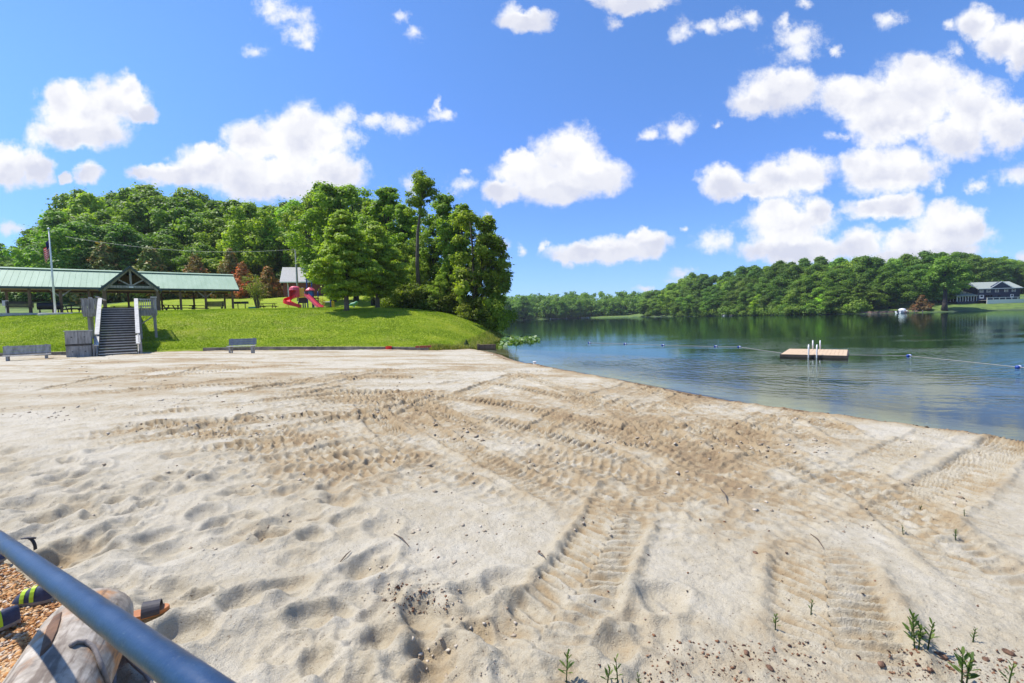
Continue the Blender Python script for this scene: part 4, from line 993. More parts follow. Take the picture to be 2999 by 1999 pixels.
def plant_tree(proto, x, y, H, H0, wide=1.0, rz=0, color=(1, 1, 1), label=None, group=None, z=None, name=None):
    if proto.name not in USED: o = proto; USED.add(proto.name)
    else: o = copy_tree(proto)
    s = H / H0; z = zs1(x, y) if z is None else z
    o.location = (x, y, z - .15); o.rotation_euler = (0, 0, rz); o.scale = (s * wide, s * wide, s)
    for c in kids(o):
        if c.name.split('.')[0] == 'crown': c.color = (*color, 1)
    if label: o['label'] = label
    if group: o['group'] = group
    if name: o.name = name
    return o
R = np.random.RandomState(12)
# --- hill wood behind the pavilion
HL = 'leafy green tree in the closed wood on the hill behind the pavilion'; HG = 'trees of the wood on the hill behind the pavilion'
wood = [tree_proto('broadleaf_tree', 100 + i, ['round', 'tall', 'round', 'spread', 'tall', 'round'][i], 18, [2.0, 2.5, 3.0, 2.0, 2, 1.5][i], [6.6, 5.8, 6.4, 7.4, 6.2, 7.0][i], [120, 110, 100, 130, 120, 100][i], [1.35, 1.25, 1.45, 1.35, 1.15, 1.5][i],
                 20000, .25, 'leaf', 'darkbark', HL, nl=8) for i in range(6)]
def col(b=1.0, warm=0.0, R=R):
    v = b * (.85 + .3 * R.rand()); t = warm + .22 * (R.rand() - .5)
    return (v * (1 + t), v, v * (1 - .8 * t))
SIL = np.array([(-200, 600), (-60, 585), (40, 580), (95, 572), (112, 545), (125, 508), (150, 480), (190, 452), (230, 432), (290, 424), (330, 404), (370, 410), (400, 412), (450, 428), (500, 448), (560, 452), (620, 452), (680, 462), (720, 450), (742, 430), (790, 424), (830, 425), (850, 462), (880, 440), (905, 428), (940, 440)])
def silz(px, Y):                                          # treetop height for a silhouette point seen at that distance
    return at(px, float(np.interp(px, SIL[:, 0], SIL[:, 1])), Y).z
rows = [(108, 8.0, 1.0), (101, 8.0, .95), (94, 8.0, .82), (87, 8.0, .62)]
for ri, (Yr, sp, frac) in enumerate(rows):
    x = X(128, Yr) + ri * 2.4
    while x < X(905, Yr):
        yy = Yr + 3.5 * (R.rand() - .5); xx = x + 2 * (R.rand() - .5); px = 1176 + F * xx / yy
        zg = zs1(xx, yy); H = (silz(px, yy) - zg) * (frac * (.94 + .1 * R.rand()))
        if ri == 3: H *= .8 + .3 * R.rand()
        H = max(6, H * .98)
        vis_shed = 625 < px < 715 and ri >= 2 and yy < 92
        if not vis_shed:
            k = R.randint(6)
            light = R.rand() < .22
            plant_tree(wood[k], xx, yy, H, 18, wide=min(1.6, 1.05 * (18 / H) ** .5) * (.95 + .25 * R.rand()), rz=R.rand() * 6.28, color=col(1.1 if not light else 1.5, .08 if not light else .25), label=HL, group=HG)
        x += sp * (.85 + .3 * R.rand())
# standouts of the hill wood
def standout(px, ytop, Y, wide, k, color, label, name='broadleaf_tree'):
    x_ = X(px, Y); zg = zs1(x_, Y); H = at(px, ytop, Y).z - zg
    return plant_tree(wood[k], x_, Y, H, 18, wide=wide, rz=R.rand() * 6, color=color, label=label, group=None)
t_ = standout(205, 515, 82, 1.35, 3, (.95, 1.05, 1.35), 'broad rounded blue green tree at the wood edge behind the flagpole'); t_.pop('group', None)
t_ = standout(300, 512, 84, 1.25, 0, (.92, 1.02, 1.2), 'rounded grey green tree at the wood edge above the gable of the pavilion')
t_ = standout(150, 484, 92, 1.1, 1, (1.1, 1.25, .6), 'vivid deep green layered tree at the left end of the hill wood')
t_ = standout(590, 470, 88, 1.0, 5, (1.7, 1.45, .9), 'bright yellow green tree in the middle of the hill wood')
t_ = standout(690, 462, 92, .95, 2, (1.35, 1.45, .9), 'fresh green tree standing over the utility pole and brick shed')
# distant trees far left beyond the pavilion
for px, yt, Y, wd in ((-60, 560, 150, 1.2), (-15, 555, 140, 1.1), (30, 590, 150, 1.3), (62, 577, 165, 1.2), (98, 560, 150, 1.1), (45, 605, 115, 1.4), (5, 598, 110, 1.3), (85, 600, 112, 1.3), (-30, 610, 100, 1.2), (122, 606, 98, 1.3)):
    x_ = X(px, Y); zg = zs1(x_, Y); H = max(4, at(px, yt, Y).z - zg)
    plant_tree(wood[R.randint(6)], x_, Y, H, 18, wide=min(2.2, wd * (15 / H) ** .5), rz=R.rand() * 6, color=col(1.15, .0), label='distant green tree beyond the left end of the pavilion roof', group='distant trees beyond the left end of the pavilion')
# understory along the foot of the wood
shr = [tree_proto('woodland_shrub', 300 + i, 'spread', 3.2, .1, 2.3, 16, .95, 2600, .17, 'leaf', 'darkbark', 'low leafy shrub in the shade along the foot of the hill wood', 'shrub', nl=3, r0=.05) for i in range(2)]
for i in range(34):
    px = -40 + 800 * (i + R.rand()) / 34; Y = 82.0 + 2.5 * R.rand()
    if 600 < px < 730: Y = 85.5
    plant_tree(shr[i % 2], X(px, Y), Y, 2.6 + 1.6 * R.rand(), 3.2, wide=1.35, rz=R.rand() * 6, color=col(.8, -.02), label='low leafy shrub in the shade along the foot of the hill wood', group='shrubs along the foot of the hill wood')
# --- rusty conifers behind the pavilion
con = [tree_proto('rusty_conifer', 200 + i, 'cone', 6.2, .1, 3.5, 120, .6, 11000, .15, 'conifer', 'darkbark', 'x', 'conifer', nl=4, elong=1.7, up=.25, flat=1.15, lob=.12, top=.9) for i in range(3)]
for px, yt, Y, wd, k, colr, lab in ((253, 566, 79.5, 1.45, 0, (.8, .9, .6), 'broad brown green conifer with bronze tip, leftmost of the row behind the pavilion'),
      (357, 571, 79.5, 1.4, 1, (.75, .95, .6), 'broad brown green conifer behind the pavilion just right of its gable'),
      (459, 590, 80, 1.1, 2, (1.25, .9, .9), 'small conifer with pinkish red top behind the right half of the pavilion roof'),
      (541, 580, 79, .95, 0, (1.0, .85, .75), 'tall pointed conifer behind the right end of the pavilion roof'),
      (566, 606, 78, 1.0, 2, (2.0, .9, 1.0), 'conifer turned salmon red beside the right end of the pavilion'),
      (624, 614, 77, 1.05, 1, (1.35, .85, .7), 'round rusty orange conifer directly left of the brick shed')):
    x_ = X(px, Y); zg = zs1(x_, Y); H = at(px, yt, Y).z - zg
    plant_tree(con[k], x_, Y, H, 6.2, wide=wd * min(1.4, (6.0 / H) ** .6), rz=R.rand() * 6, color=tuple(1.6 * q for q in colr), label=lab, group='rusty conifers behind the pavilion')
# --- multi-stemmed bush in front of the car
bx_, by_ = X(597, 49.5), 49.5; rng = np.random.RandomState(44)
o = empty('multi_stemmed_bush', (bx_, by_, lawnz(bx_, by_) - .05), 0, 'thinly leaved vase shaped bush with many stems in front of the parked car', 'bush')
mb = MB(); cs = []
for i in range(17):
    a = rng.rand() * 6.28; sp_ = .35 + 1.15 * rng.rand(); hh_ = 2.2 + 1.5 * rng.rand()
    q = [Vector((.14 * math.cos(a), .14 * math.sin(a), 0)), Vector((sp_ * .35 * math.cos(a), sp_ * .35 * math.sin(a), hh_ * .5)), Vector((sp_ * math.cos(a), sp_ * math.sin(a), hh_))]
    mb.tube(q, [.05, .03, .008], 5)
    for t in (.45, .6, .75, .9, 1.0): cs.append(q[1].lerp(q[2], max(0, (t - .4) / .6)) + Vector(rng.normal(size=3)) * .12)
mb.build('stems', M['bark'], o)
V, Fc, tint = leafcloud(rng, np.array([tuple(c) for c in cs]), np.full(len(cs), .3), 2300, .055); arrays('foliage', V, Fc, M['leafnear'], o, {'tint': tint}).color = (.9, .8, 1, 1)

# --- the two lawn trees: tiers of flat boughs around a straight trunk
def pin_oak(name, seed, H, R0, nleaf, label):
    rng = np.random.RandomState(seed); o = empty(name, (0, 0, 0), 0, label, 'tree'); cs, rr, tn = [], [], []
    mb = MB(); mb.tube([(0, 0, -.4), (0, 0, .25), (.05, 0, H * .4), (0, .05, H * .95)], [.32, .23, .15, .03], 9)
    nb = 74
    for i in range(nb):
        h = (i + rng.rand()) / nb; z0 = 1.45 + (H - 1.8) * h; a = i * 2.399 + rng.rand() * .5
        L = R0 * (1 - h) ** .82 * (.78 + .38 * rng.rand()) + .25
        if h < .24: L *= .36 + 2.6 * h
        rise = (.42 * h - .06) * L
        tip = Vector((L * math.cos(a), L * math.sin(a), z0 + rise)); s0 = Vector((0, 0, z0 - .1 + .05 * h))
        mb.tube([s0, s0.lerp(tip, .5) + Vector((0, 0, .1)), tip], [.055 * (1.1 - h), .035 * (1.1 - h), .01], 5)
        n_ = max(2, int(L / .42)); tb = rng.rand()
        for j in range(n_):
            t = .22 + .78 * (j + rng.rand() * .6) / n_
            side = rng.normal() * .28 * L * (1 - abs(t - .6)) * .6
            p = s0.lerp(tip, t) + Vector((-math.sin(a) * side, math.cos(a) * side, rng.normal() * .1)); cs.append(tuple(p)); rr.append(.34 + .28 * rng.rand()); tn.append(.6 * tb + .4 * rng.rand())
    V, Fc, tint = leafcloud(rng, np.array(cs), np.array(rr), nleaf, .115, up=.55, flat=.42, shell=.3, tintc=np.array(tn), droop=.15)
    arrays('crown', V, Fc, M['leafnear'], o, {'tint': tint}).color = (1.4, 1.35, 1.5, 1); mb.build('trunk', M['bark'], o, smooth=True)
    return o
p_ = at(797, 719, 41.0); z_ = lawnz(p_.x, p_.y); H_ = at(790, 478, 41).z - z_
o = pin_oak('lawn_tree', 61, H_, 3.55, 62000, 'large light green pyramidal tree with tiered boughs on the lawn beside the playground'); o.location = (p_.x, p_.y, z_)
p_ = at(868, 713, 45.5); z_ = lawnz(p_.x, p_.y); H_ = at(852, 505, 45.5).z - z_
o = pin_oak('lawn_tree', 62, H_, 3.5, 52000, 'second light green pyramidal lawn tree, standing behind and right of the larger one'); o.location = (p_.x, p_.y, z_)

# --- the wood running down to the water on the right of the lawn
NL = 'tall green tree in the wood right of the lawn above the lake'
near = [tree_proto('waterside_tree', 400 + i, ['tall', 'round', 'tall', 'spread'][i], 15, [2.5, 2, 4, 1.5][i], [4.2, 4.6, 3.4, 5.0][i], [130, 125, 95, 115][i], [.74, .78, .68, .82][i], 20000, .15, 'leafnear', 'darkbark', NL, nl=22, shell=.35, lob=.4) for i in range(4)]
def nt_(px, ytop, Y, k, wide=1.0, color=(.85, .85, .8), label=NL, group='trees of the wood right of the lawn', base=None):
    x_ = X(px, Y); zg = max(zs1(x_, Y), WZ) if base is None else base; H = at(px, ytop, Y).z - zg
    return plant_tree(near[k], x_, Y, H, 15, wide=wide, rz=R.rand() * 6, color=color, label=label, group=group)
for px, yt, Y, k, wd in ((728, 448, 82, 1, .9), (770, 424, 66, 0, 1.0), (822, 424, 68, 1, 1.0), (862, 466, 62, 2, 1.0), (905, 430, 60, 0, 1.05), (938, 470, 57, 2, 1.0),
      (1028, 446, 56, 0, .95), (1000, 520, 54, 1, .8), (1072, 470, 52, 2, 1.05), (940, 560, 54, 3, .8), (885, 560, 58, 3, .9), (965, 590, 51, 3, .75), (1040, 560, 50, 0, .8), (1015, 630, 47.5, 3, .75), (1070, 610, 47, 1, .7), (905, 640, 53, 3, .8), (960, 650, 49, 3, .7), (704, 510, 88, 1, .8)):
    nt_(px, yt, Y, k, wd * 1.2, col(1.12, -.02))
t_ = nt_(1112, 545, 46, 0, .62, (.85, .85, .8), 'leafy waterside tree left of the drooping one at the lake end of the wood'); t_.pop('group', None)
# tall bare-stemmed tree
rng = np.random.RandomState(77); Y = 50.0; x_ = X(968, Y); zg = zs1(x_, Y); H_ = at(985, 406, Y).z - zg
o = empty('bare_stemmed_tree', (x_, Y, zg - .1), 0, 'tallest slender tree with a long bare trunk and small sparse crown above the waterside wood', 'tree')
mb = MB(); tp = [Vector((0, 0, 0)), Vector((-.15, 0, H_ * .35)), Vector((.05, 0, H_ * .6)), Vector((.55, 0, H_ * .8)), Vector((1.0, 0, H_ * .98))]; mb.tube(tp, [.26, .2, .16, .1, .03], 8)
cs, rr = [], []
for i in range(34):
    t = .60 + .40 * rng.rand() ** .8; f = t * 4; k = min(3, int(f)); s0 = tp[k].lerp(tp[k + 1], f - k); a = rng.rand() * 6.28; L = (.5 + 1.5 * rng.rand()) * (1.25 - .55 * t)
    tip = s0 + Vector((L * math.cos(a), L * math.sin(a), .4 + .8 * rng.rand())); mb.tube([s0, s0.lerp(tip, .5) + Vector((0, 0, .05)), tip], [.05, .03, .01], 5)
    cs += [tuple(tip), tuple(s0.lerp(tip, .6))]; rr += [.38 + .3 * rng.rand(), .3]
V, Fc, tint = leafcloud(rng, np.array(cs), np.array(rr), 6500, .12, shell=.2); arrays('crown', V, Fc, M['leafnear'], o, {'tint': tint}).color = (1.0, 1.0, 1.0, 1)
mb.build('trunk', M['bark'], o, smooth=True)
# drooping tree at the lake end
rng = np.random.RandomState(78); Y = 46.0; x_ = X(1092, Y); zg = zs1(x_, Y); H_ = at(1090, 488, Y).z - zg
o = empty('drooping_tree', (x_, Y, zg - .1), 0, 'airy tree with drooping branches reaching out over the lake at the end of the wood', 'tree')
mb = MB(); tp = [Vector((0, 0, 0)), Vector((.1, 0, H_ * .4)), Vector((.0, 0, H_ * .7)), Vector((-.2, 0, H_ * .97))]; mb.tube(tp, [.24, .18, .11, .03], 8); cs, rr = [], []
for i in range(58):
    t = .22 + .76 * rng.rand(); f = t * 3; k = min(2, int(f)); s0 = tp[k].lerp(tp[k + 1], f - k); a = rng.rand() * 6.28
    if rng.rand() < .4: a = -.6 + 1.2 * rng.rand()
    L = (1.2 + 2.3 * rng.rand()) * (1.15 - .75 * max(0, t - .45)); L = min(L, 3.4) if math.cos(a) > .3 else L * .8
    m1 = s0 + Vector((L * .55 * math.cos(a), L * .55 * math.sin(a), .35 * L * rng.rand())); tip = s0 + Vector((L * math.cos(a), L * math.sin(a), -.15 * L + .25 * L * rng.rand()))
    mb.tube([s0, m1, tip], [.06 * (1.2 - t), .035, .008], 5)
    for q in (.35, .6, .8, 1.0): cs.append(tuple(m1.lerp(tip, q * 1.1 - .1) + Vector(rng.normal(size=3)) * .15)); rr.append(.3 + .25 * rng.rand())
V, Fc, tint = leafcloud(rng, np.array(cs), np.array(rr), 26000, .105, shell=.25, droop=.9, elong=1.5, flat=.6); arrays('crown', V, Fc, M['leafnear'], o, {'tint': tint}).color = (1.2, 1.12, 1.0, 1)
mb.build('trunk', M['darkbark'], o, smooth=True)
# bank shrubs below that wood, and the small dark evergreen by the pool
bank = [tree_proto('bank_shrub', 500 + i, 'spread', 2.4, .05, 1.7, 26, .55, 5200, .09, 'leafnear', 'darkbark', 'x', 'shrub', nl=3, r0=.04) for i in range(3)]
for i in range(46):
    t = (i + R.rand()) / 46; px = 905 + 232 * t; Y = 50.5 - 5.5 * t + 3.0 * R.rand(); x_ = X(px, Y)
    if xs(Y) - x_ < .15: continue
    plant_tree(bank[i % 3], x_, Y, 1.1 + 1.7 * R.rand(), 2.4, wide=1.1, rz=R.rand() * 6, color=col(.75, .0), label='dense green shrub on the bank under the waterside trees', group='shrubs on the bank under the waterside trees')
t_ = plant_tree(bank[0], X(1138, 45), 45, at(1138, 688, 45).z + .4, 2.4, wide=.55, rz=1, color=(1.1, 1.1, .8), label='bright green bush leaning out over the lake at the tip of the bank'); t_.pop('group', None)
g = ground(1071, 797, 20, 50); t_ = plant_tree(con[0], X(1071, 31.5), 31.5, .62, 6.2, wide=.9, color=(.5, .8, .9), label='tiny dark evergreen seedling on the grass edge beside the shallow pool', z=zs1(X(1071, 31.5), 31.5)); t_.pop('group', None); t_['category'] = 'seedling'; t_.name = 'evergreen_seedling'
# reeds and rough grass round the tip of the lawn
def bladeset(name, label, pts, hmin, hmax, wdt, stops, rng, cat='grass', lean=.35):
    n = len(pts); pts = np.asarray(pts); hh_ = hmin + (hmax - hmin) * rng.rand(n); an = rng.rand(n) * 6.28; ln = rng.normal(size=(n, 2)) * lean * hh_[:, None]
    dx = np.stack([np.cos(an), np.sin(an), 0 * an], 1) * (wdt * (.6 + .8 * rng.rand(n)))[:, None]
    mid = pts + np.concatenate([ln * .35, (hh_ * .6)[:, None]], 1); tp_ = pts + np.concatenate([ln, hh_[:, None]], 1)
    V = np.stack([pts - dx, pts + dx, mid + dx * .8, tp_, mid - dx * .8], 1).reshape(-1, 3); i = np.arange(n)[:, None] * 5
    Fc = np.concatenate([i + np.array([[0, 1, 2, 4]]), i + np.array([[4, 2, 3, 3]])]); Fc2 = np.concatenate([i + np.array([[4, 2, 3]])])
    me = bpy.data.meshes.new(name); me.from_pydata(V.tolist(), [], (i + np.array([[0, 1, 2, 4]])).tolist() + Fc2.tolist()); at_ = me.attributes.new('tint', 'FLOAT', 'POINT'); at_.data.foreach_set('value', np.repeat(rng.rand(n), 5).astype(np.float32))
    me.materials.append(foliage(name + '_material', stops, .3)); o = link(bpy.data.objects.new(name, me)); return tag(o, label, cat, kind='stuff')
pts = []
for _ in range(4200):
    Y = 31 + 15 * R.rand(); d_ = 1.3 * R.rand() ** 2; x_ = float(xs(Y)) - d_ - .05
    pts.append((x_, Y, zs1(x_, Y) - .03))
for _ in range(1800):
    x_ = -5.2 + 2.6 * R.rand(); Y = float(ye(x_)) - .25 + .8 * R.rand(); pts.append((x_, Y, zs1(x_, Y) - .03))
bladeset('rough_grass', 'tall unmown yellowish grass fringing the water at the tip of the lawn', pts, .08, .34, .012, [(0, (.10, .16, .02)), (.5, (.25, .27, .04)), (1, (.42, .34, .10))], R)
# water plants
pads = MB(); rng = np.random.RandomState(9); V = []; Fc = []; tn = []
for _ in range(900):
    t = rng.rand(); cx = -0.9 + 3.3 * t ** 1.1; cy = 40.2 + rng.normal() * 2.6 * (1 - .6 * t) + 1.5 * t; r_ = .07 + .11 * rng.rand(); zz = WZ + .02 + .28 * rng.rand() ** 2
    tilt = rng.normal(size=2) * .5; b0 = len(V)
    for k in range(7):
        a = k / 7 * 6.0; dx, dy = r_ * math.cos(a), r_ * math.sin(a); V.append((cx + dx, cy + dy, zz + dx * tilt[0] + dy * tilt[1]))
    Fc.append(tuple(range(b0, b0 + 7))); tn += [rng.rand()] * 7
o = arrays('water_lily_pads', V, np.array(Fc), foliage('lily_pad_leaf', [(0, (.06, .14, .03)), (.6, (.16, .27, .07)), (1, (.38, .46, .26))], .25, .35), attr={'tint': tn}); tag(o, 'bright green floating leaves spreading on the lake off the tip of the lawn', 'water plants', kind='stuff')
# ================================================================ far shores
R = np.random.RandomState(31)
FS = np.array([(1130, 680), (1150, 672), (1200, 672), (1260, 668), (1300, 664), (1360, 666), (1420, 664), (1470, 666), (1500, 665), (1530, 652), (1580, 628), (1640, 618), (1700, 607), (1760, 596), (1800, 592), (1860, 588), (1900, 578), (1960, 574), (2050, 578), (2100, 584), (2150, 575), (2200, 572), (2240, 572), (2258, 592), (2300, 590), (2352, 598), (2420, 596), (2600, 600)])
# the wood straight across the lake reads as one mass
cs, rr = [], []
for i in range(270):
    px = 1080 + 430 * R.rand(); Y = 374 + 75 * R.rand() ** 1.5; x_ = X(px, Y); zg = zs1(x_, Y)
    zt = at(px, float(np.interp(px, FS[:, 0], FS[:, 1])), Y).z; fr = (.5 + .3 * R.rand()) if Y < 388 else (.84 + .16 * R.rand()); H = max(6, (zt - zg) * fr); rad_ = 6.5 * (.7 + .5 * R.rand())
    for j in range(15):
        h = R.rand(); a = R.rand() * 6.28; r_ = rad_ * math.sqrt(max(.05, 1 - (2 * h - 1) ** 2)) * (.5 + .5 * R.rand()); c = 1.9 * (.7 + .6 * R.rand())
        cs.append((x_ + r_ * math.cos(a), Y + r_ * math.sin(a), zg + .5 + (H - c - .5) * h)); rr.append(c)
tn = np.repeat(R.rand(270), 15) * .75 + .25 * R.rand(270 * 15)
V, Fc, tint = leafcloud(R, np.array(cs), np.array(rr), 150000, .62, tintc=tn)
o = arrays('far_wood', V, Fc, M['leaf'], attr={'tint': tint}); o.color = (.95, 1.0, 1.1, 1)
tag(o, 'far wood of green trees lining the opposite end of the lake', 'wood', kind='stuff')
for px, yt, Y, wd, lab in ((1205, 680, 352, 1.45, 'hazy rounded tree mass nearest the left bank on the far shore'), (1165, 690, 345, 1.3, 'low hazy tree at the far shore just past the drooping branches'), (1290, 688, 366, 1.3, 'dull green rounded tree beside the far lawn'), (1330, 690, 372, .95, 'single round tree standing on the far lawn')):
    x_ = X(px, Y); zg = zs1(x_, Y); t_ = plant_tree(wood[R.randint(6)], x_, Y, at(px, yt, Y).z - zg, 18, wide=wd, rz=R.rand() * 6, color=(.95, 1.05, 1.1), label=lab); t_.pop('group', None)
# right-hand wood: every crown a tree
RL = 'green broadleaf tree in the wooded hillside along the right shore of the lake'; RG = 'trees of the wooded right shore'
def shoreY(px):                                            # distance at which the sight line meets the right shore
    t = np.linspace(60, 420, 2000); xx = (px - 1176) / F * t; return float(t[np.nonzero(dland(xx, t)[1] > 0)[0][0]])
cnt = 0
for row, (dd, frac, stepm) in enumerate(((4.5, .46, 7.5), (11, .66, 8.0), (20, .84, 8.5), (31, .97, 6.0))):
    px = 1482 + row * 9
    while px < 2600:
        Y0 = shoreY(px); Y = Y0 + dd + 4 * (R.rand() - .5); x_ = X(px, Y); zg = zs1(x_, Y)
        zt = at(px, float(np.interp(px, FS[:, 0], FS[:, 1])), Y).z
        H = (zt - zg) * frac * (.86 + .22 * R.rand())
        house = 2186 < px < 2480
        if house: Y = 205 + row * 7 + 6 * R.rand(); x_ = X(px, Y); zg = zs1(x_, Y); H = (at(px, float(np.interp(px, FS[:, 0], FS[:, 1])), Y).z - zg) * (.8 + .2 * R.rand())
        H = max(5, min(H, 27))
        if not (1985 < px < 2200 and row == 0) and not (2085 < px < 2200 and row == 1) and not (1490 < px < 1545 and row == 0):
            plant_tree(wood[R.randint(6)], x_, Y, H, 18, wide=min(1.9, 1.15 * (18 / H) ** .6) * (.95 + .25 * R.rand()), rz=R.rand() * 6.28, color=col(.82, -.06, R) if R.rand() < .7 else col(1.2, .0, R), label=RL, group=RG); cnt += 1
        px += stepm * F / Y0 * (.8 + .4 * R.rand())
for px, yt, wd, k, colr, lab in ((1748, 674, .85, 0, (2.2, 1.9, .9), 'small yellow green tree at the water edge under the right wood'), (1900, 672, 1.0, 3, (1.9, 2.0, 1.1), 'bright fresh green bushy tree low on the right shore'),
      (1836, 645, .85, 5, (1.05, 1.0, 1.1), 'grey green narrow tree at the right shore with a leaning trunk'), (1622, 690, 1.1, 2, (1.3, 1.4, 1.1), 'low rounded tree beside the small beach on the right shore'), (1960, 690, 1.3, 3, (1.2, 1.5, 1.0), 'low spreading bush at the left end of the stone shore wall')):
    Y = shoreY(px) + 2.2; x_ = X(px, Y); zg = zs1(x_, Y); t_ = plant_tree(wood[k], x_, Y, at(px, yt, Y).z - zg, 18, wide=wd * 1.25, rz=R.rand() * 6, color=colr, label=lab); t_.pop('group', None)
px = 2118; Y = shoreY(px) + 3; x_ = X(px, Y); t_ = plant_tree(con[1], x_, Y, at(px, 678, Y).z - zs1(x_, Y), 6.2, wide=1.35, color=(1.1, .7, .8), label='round bronze brown conifer on the right shore behind the dock'); t_.pop('group', None)
for i in range(52):
    px = 1486 + 495 * (i + R.rand()) / 52
    if 1490 < px < 1545 or 1985 < px < 2080: continue
    Y = shoreY(px) + 1.5; x_ = X(px, Y); plant_tree(shr[i % 2], x_, Y, 2.6 + 2.6 * R.rand(), 3.2, wide=1.3, rz=R.rand() * 6, color=col(1.0, 0, R), label='dense green bush hanging over the water along the right shore', group='bushes along the right shore')
# big dark-trunked tree beside the house
rng = np.random.RandomState(91); px = 2170; Y = shoreY(px) + 1.5; x_ = X(px, Y); zg = zs1(x_, Y); H_ = at(px, 592, Y).z - zg
o = empty('shore_tree', (x_, Y, zg - .1), 0, 'big shore tree with a thick dark bare trunk left of the navy house', 'tree'); cs, rr = make_clumps(rng, 'spread', H_, H_ * .46, 5.4, 70, 1.35)
V, Fc, tint = leafcloud(rng, cs, rr, 13000, .28); arrays('crown', V, Fc, M['leaf'], o, {'tint': tint}).color = (.95, 1.05, .95, 1)
trunk_mb(rng, H_, .75, cs, 12).build('trunk', M['darkbark'], o, smooth=True)

# ---- navy house
hx = at(2296, 686, 166); HZ = zs1(hx.x, hx.y)
M['navy'] = pbr('navy_siding', (.018, .028, .060), .7, .15, 3, .1); M['greenroof'] = pbr('grey_green_shingles', (.30, .33, .29), .85, .15, 5, .2); M['darkglass'] = pbr('dark_window_glass', (.01, .012, .018), .1, .1, 2)
s_ = 166 / F; z0 = at(2296, 691, 166).z
def HX(px): return (px - 2296) * s_
def HZz(py, px=2296): return at(px, py, 166).z - z0
o = empty('lake_house', (hx.x, 166, z0), rad(-4), 'two storey navy blue house with white deck fence on the right shore', 'house')
x0, x1, D_ = HX(2249), HX(2339), 9.0; ez = HZz(662); rz = HZz(652.0) + .9
MB().box(x0, x1, 0, D_, -1.5, ez).build('wall', M['navy'], o)
MB().hexa([(x0 - .5, -.6, ez - .1), (x1 + .5, -.6, ez - .1), (x1 + .5, D_ / 2, rz), (x0 - .5, D_ / 2, rz), (x0 - .5, -.6, ez + .06), (x1 + .5, -.6, ez + .06), (x1 + .5, D_ / 2, rz + .16), (x0 - .5, D_ / 2, rz + .16)]).build('roof', M['greenroof'], o)
MB().hexa([(x0 - .5, D_ / 2, rz), (x1 + .5, D_ / 2, rz), (x1 + .5, D_ + .6, ez - .1), (x0 - .5, D_ + .6, ez - .1), (x0 - .5, D_ / 2, rz + .16), (x1 + .5, D_ / 2, rz + .16), (x1 + .5, D_ + .6, ez + .06), (x0 - .5, D_ + .6, ez + .06)]).build('roof', M['greenroof'], o)
for xx in (x0 + .01, x1 - .06): MB().prism([(0, ez), (D_ / 2, rz), (D_, ez)], (xx, 0, 0), (0, 1, 0), (0, 0, 1), .05).build('gable_wall', M['navy'], o)
gc, gwd = HX(2296), 3.6
MB().prism([(-gwd, ez + .1), (gwd, ez + .1), (0, rz - .1)], (gc, -.62, 0), (1, 0, 0), (0, 0, 1), -1.5).build('roof_gable', M['navy'], o)
for s in (-1, 1): MB().bar((gc + s * (gwd + .3), -.66, ez + .02), (gc, -.66, rz - .0), .12, .2, (0, 0, 1)).build('gable_trim', M['white'], o)
MB().box(x0 - .5, x1 + .5, -.72, -.61, ez - .14, ez + .08).build('gutter', M['white'], o)
for px in (2256.5, 2271.5, 2289.5, 2309.5, 2325.5):
    f = MB().box(HX(px) - .62, HX(px) + .62, -.06, -.004, HZz(670.5), HZz(664.5)).build('window', M['white'], o)
    pane = MB().box(HX(px) - .5, HX(px) + .5, -.08, -.061, HZz(670.2) + .05, HZz(668.2)); pane.box(HX(px) - .5, HX(px) + .5, -.08, -.061, HZz(667.2), HZz(664.5) - .1); pane.build('pane', M['darkglass'], f)
for px, wd in ((2257, .75), (2322, .55)):
    f = MB().box(HX(px) - wd, HX(px) + wd, -.06, -.004, HZz(684), HZz(676)).build('door', M['white'], o)
    MB().box(HX(px) - wd * .55, HX(px) + wd * .55, -.08, -.061, HZz(681), HZz(677)).build('pane', M['darkglass'], f)
for px in (2267, 2272.5, 2278, 2295): MB().box(HX(px) - .35, HX(px) + .35, -.05, -.004, HZz(681), HZz(676.5)).build('window', M['darkglass'], o)
# porch
xa, xb = HX(2206), x0 - .02; pe = HZz(678)
MB().box(xa, xb, .3, 5.5, -1.6, HZz(689.5)).build('porch_base', M['navy'], o); MB().box(xa + .3, xb, .6, 5.2, HZz(689.5), pe).build('porch_screen', M['darkglass'], o)
for k in range(8):
    xx = xa + .05 + (xb - xa - .2) * k / 7; MB().box(xx, xx + .16, .28, .45, HZz(689.5) + .005, pe - .005).build('porch_post', M['white'], o)
for k in range(4): MB().box(xa - .0, xa + .16, .5 + 1.3 * k, .64 + 1.3 * k, HZz(689.5) + .005, pe - .005).build('porch_post', M['white'], o)
MB().box(xa, xb, .27, .46, pe, pe + .2).build('porch_beam', M['white'], o)
MB().hexa([(xa - .5, -.2, pe + .1), (xb, -.2, pe + .1), (xb, 6.2, pe + 2.1), (xa - 1.4, 6.2, pe + 2.1), (xa - .5, -.2, pe + .28), (xb, -.2, pe + .28), (xb, 6.2, pe + 2.28), (xa - 1.4, 6.2, pe + 2.28)]).build('porch_roof', M['greenroof'], o)
for px in (2214, 2240): MB().box(HX(px) - .15, HX(px) + .15, 2.6, 2.9, pe + .9, pe + 1.45).build('roof_vent', M['black'], o)
MB().box(x0 + .1, HX(2342), -3.4, -3.25, -1.2, .55).build('deck_skirt', M['white'], o); MB().box(x0 + .1, HX(2342), -3.42, -3.22, 1.15, 1.3).build('deck_rail', M['white'], o)
for k in range(8): xx = x0 + .15 + (HX(2342) - x0 - .4) * k / 7; MB().box(xx, xx + .12, -3.4, -3.24, .551, 1.149).build('deck_post', M['white'], o)
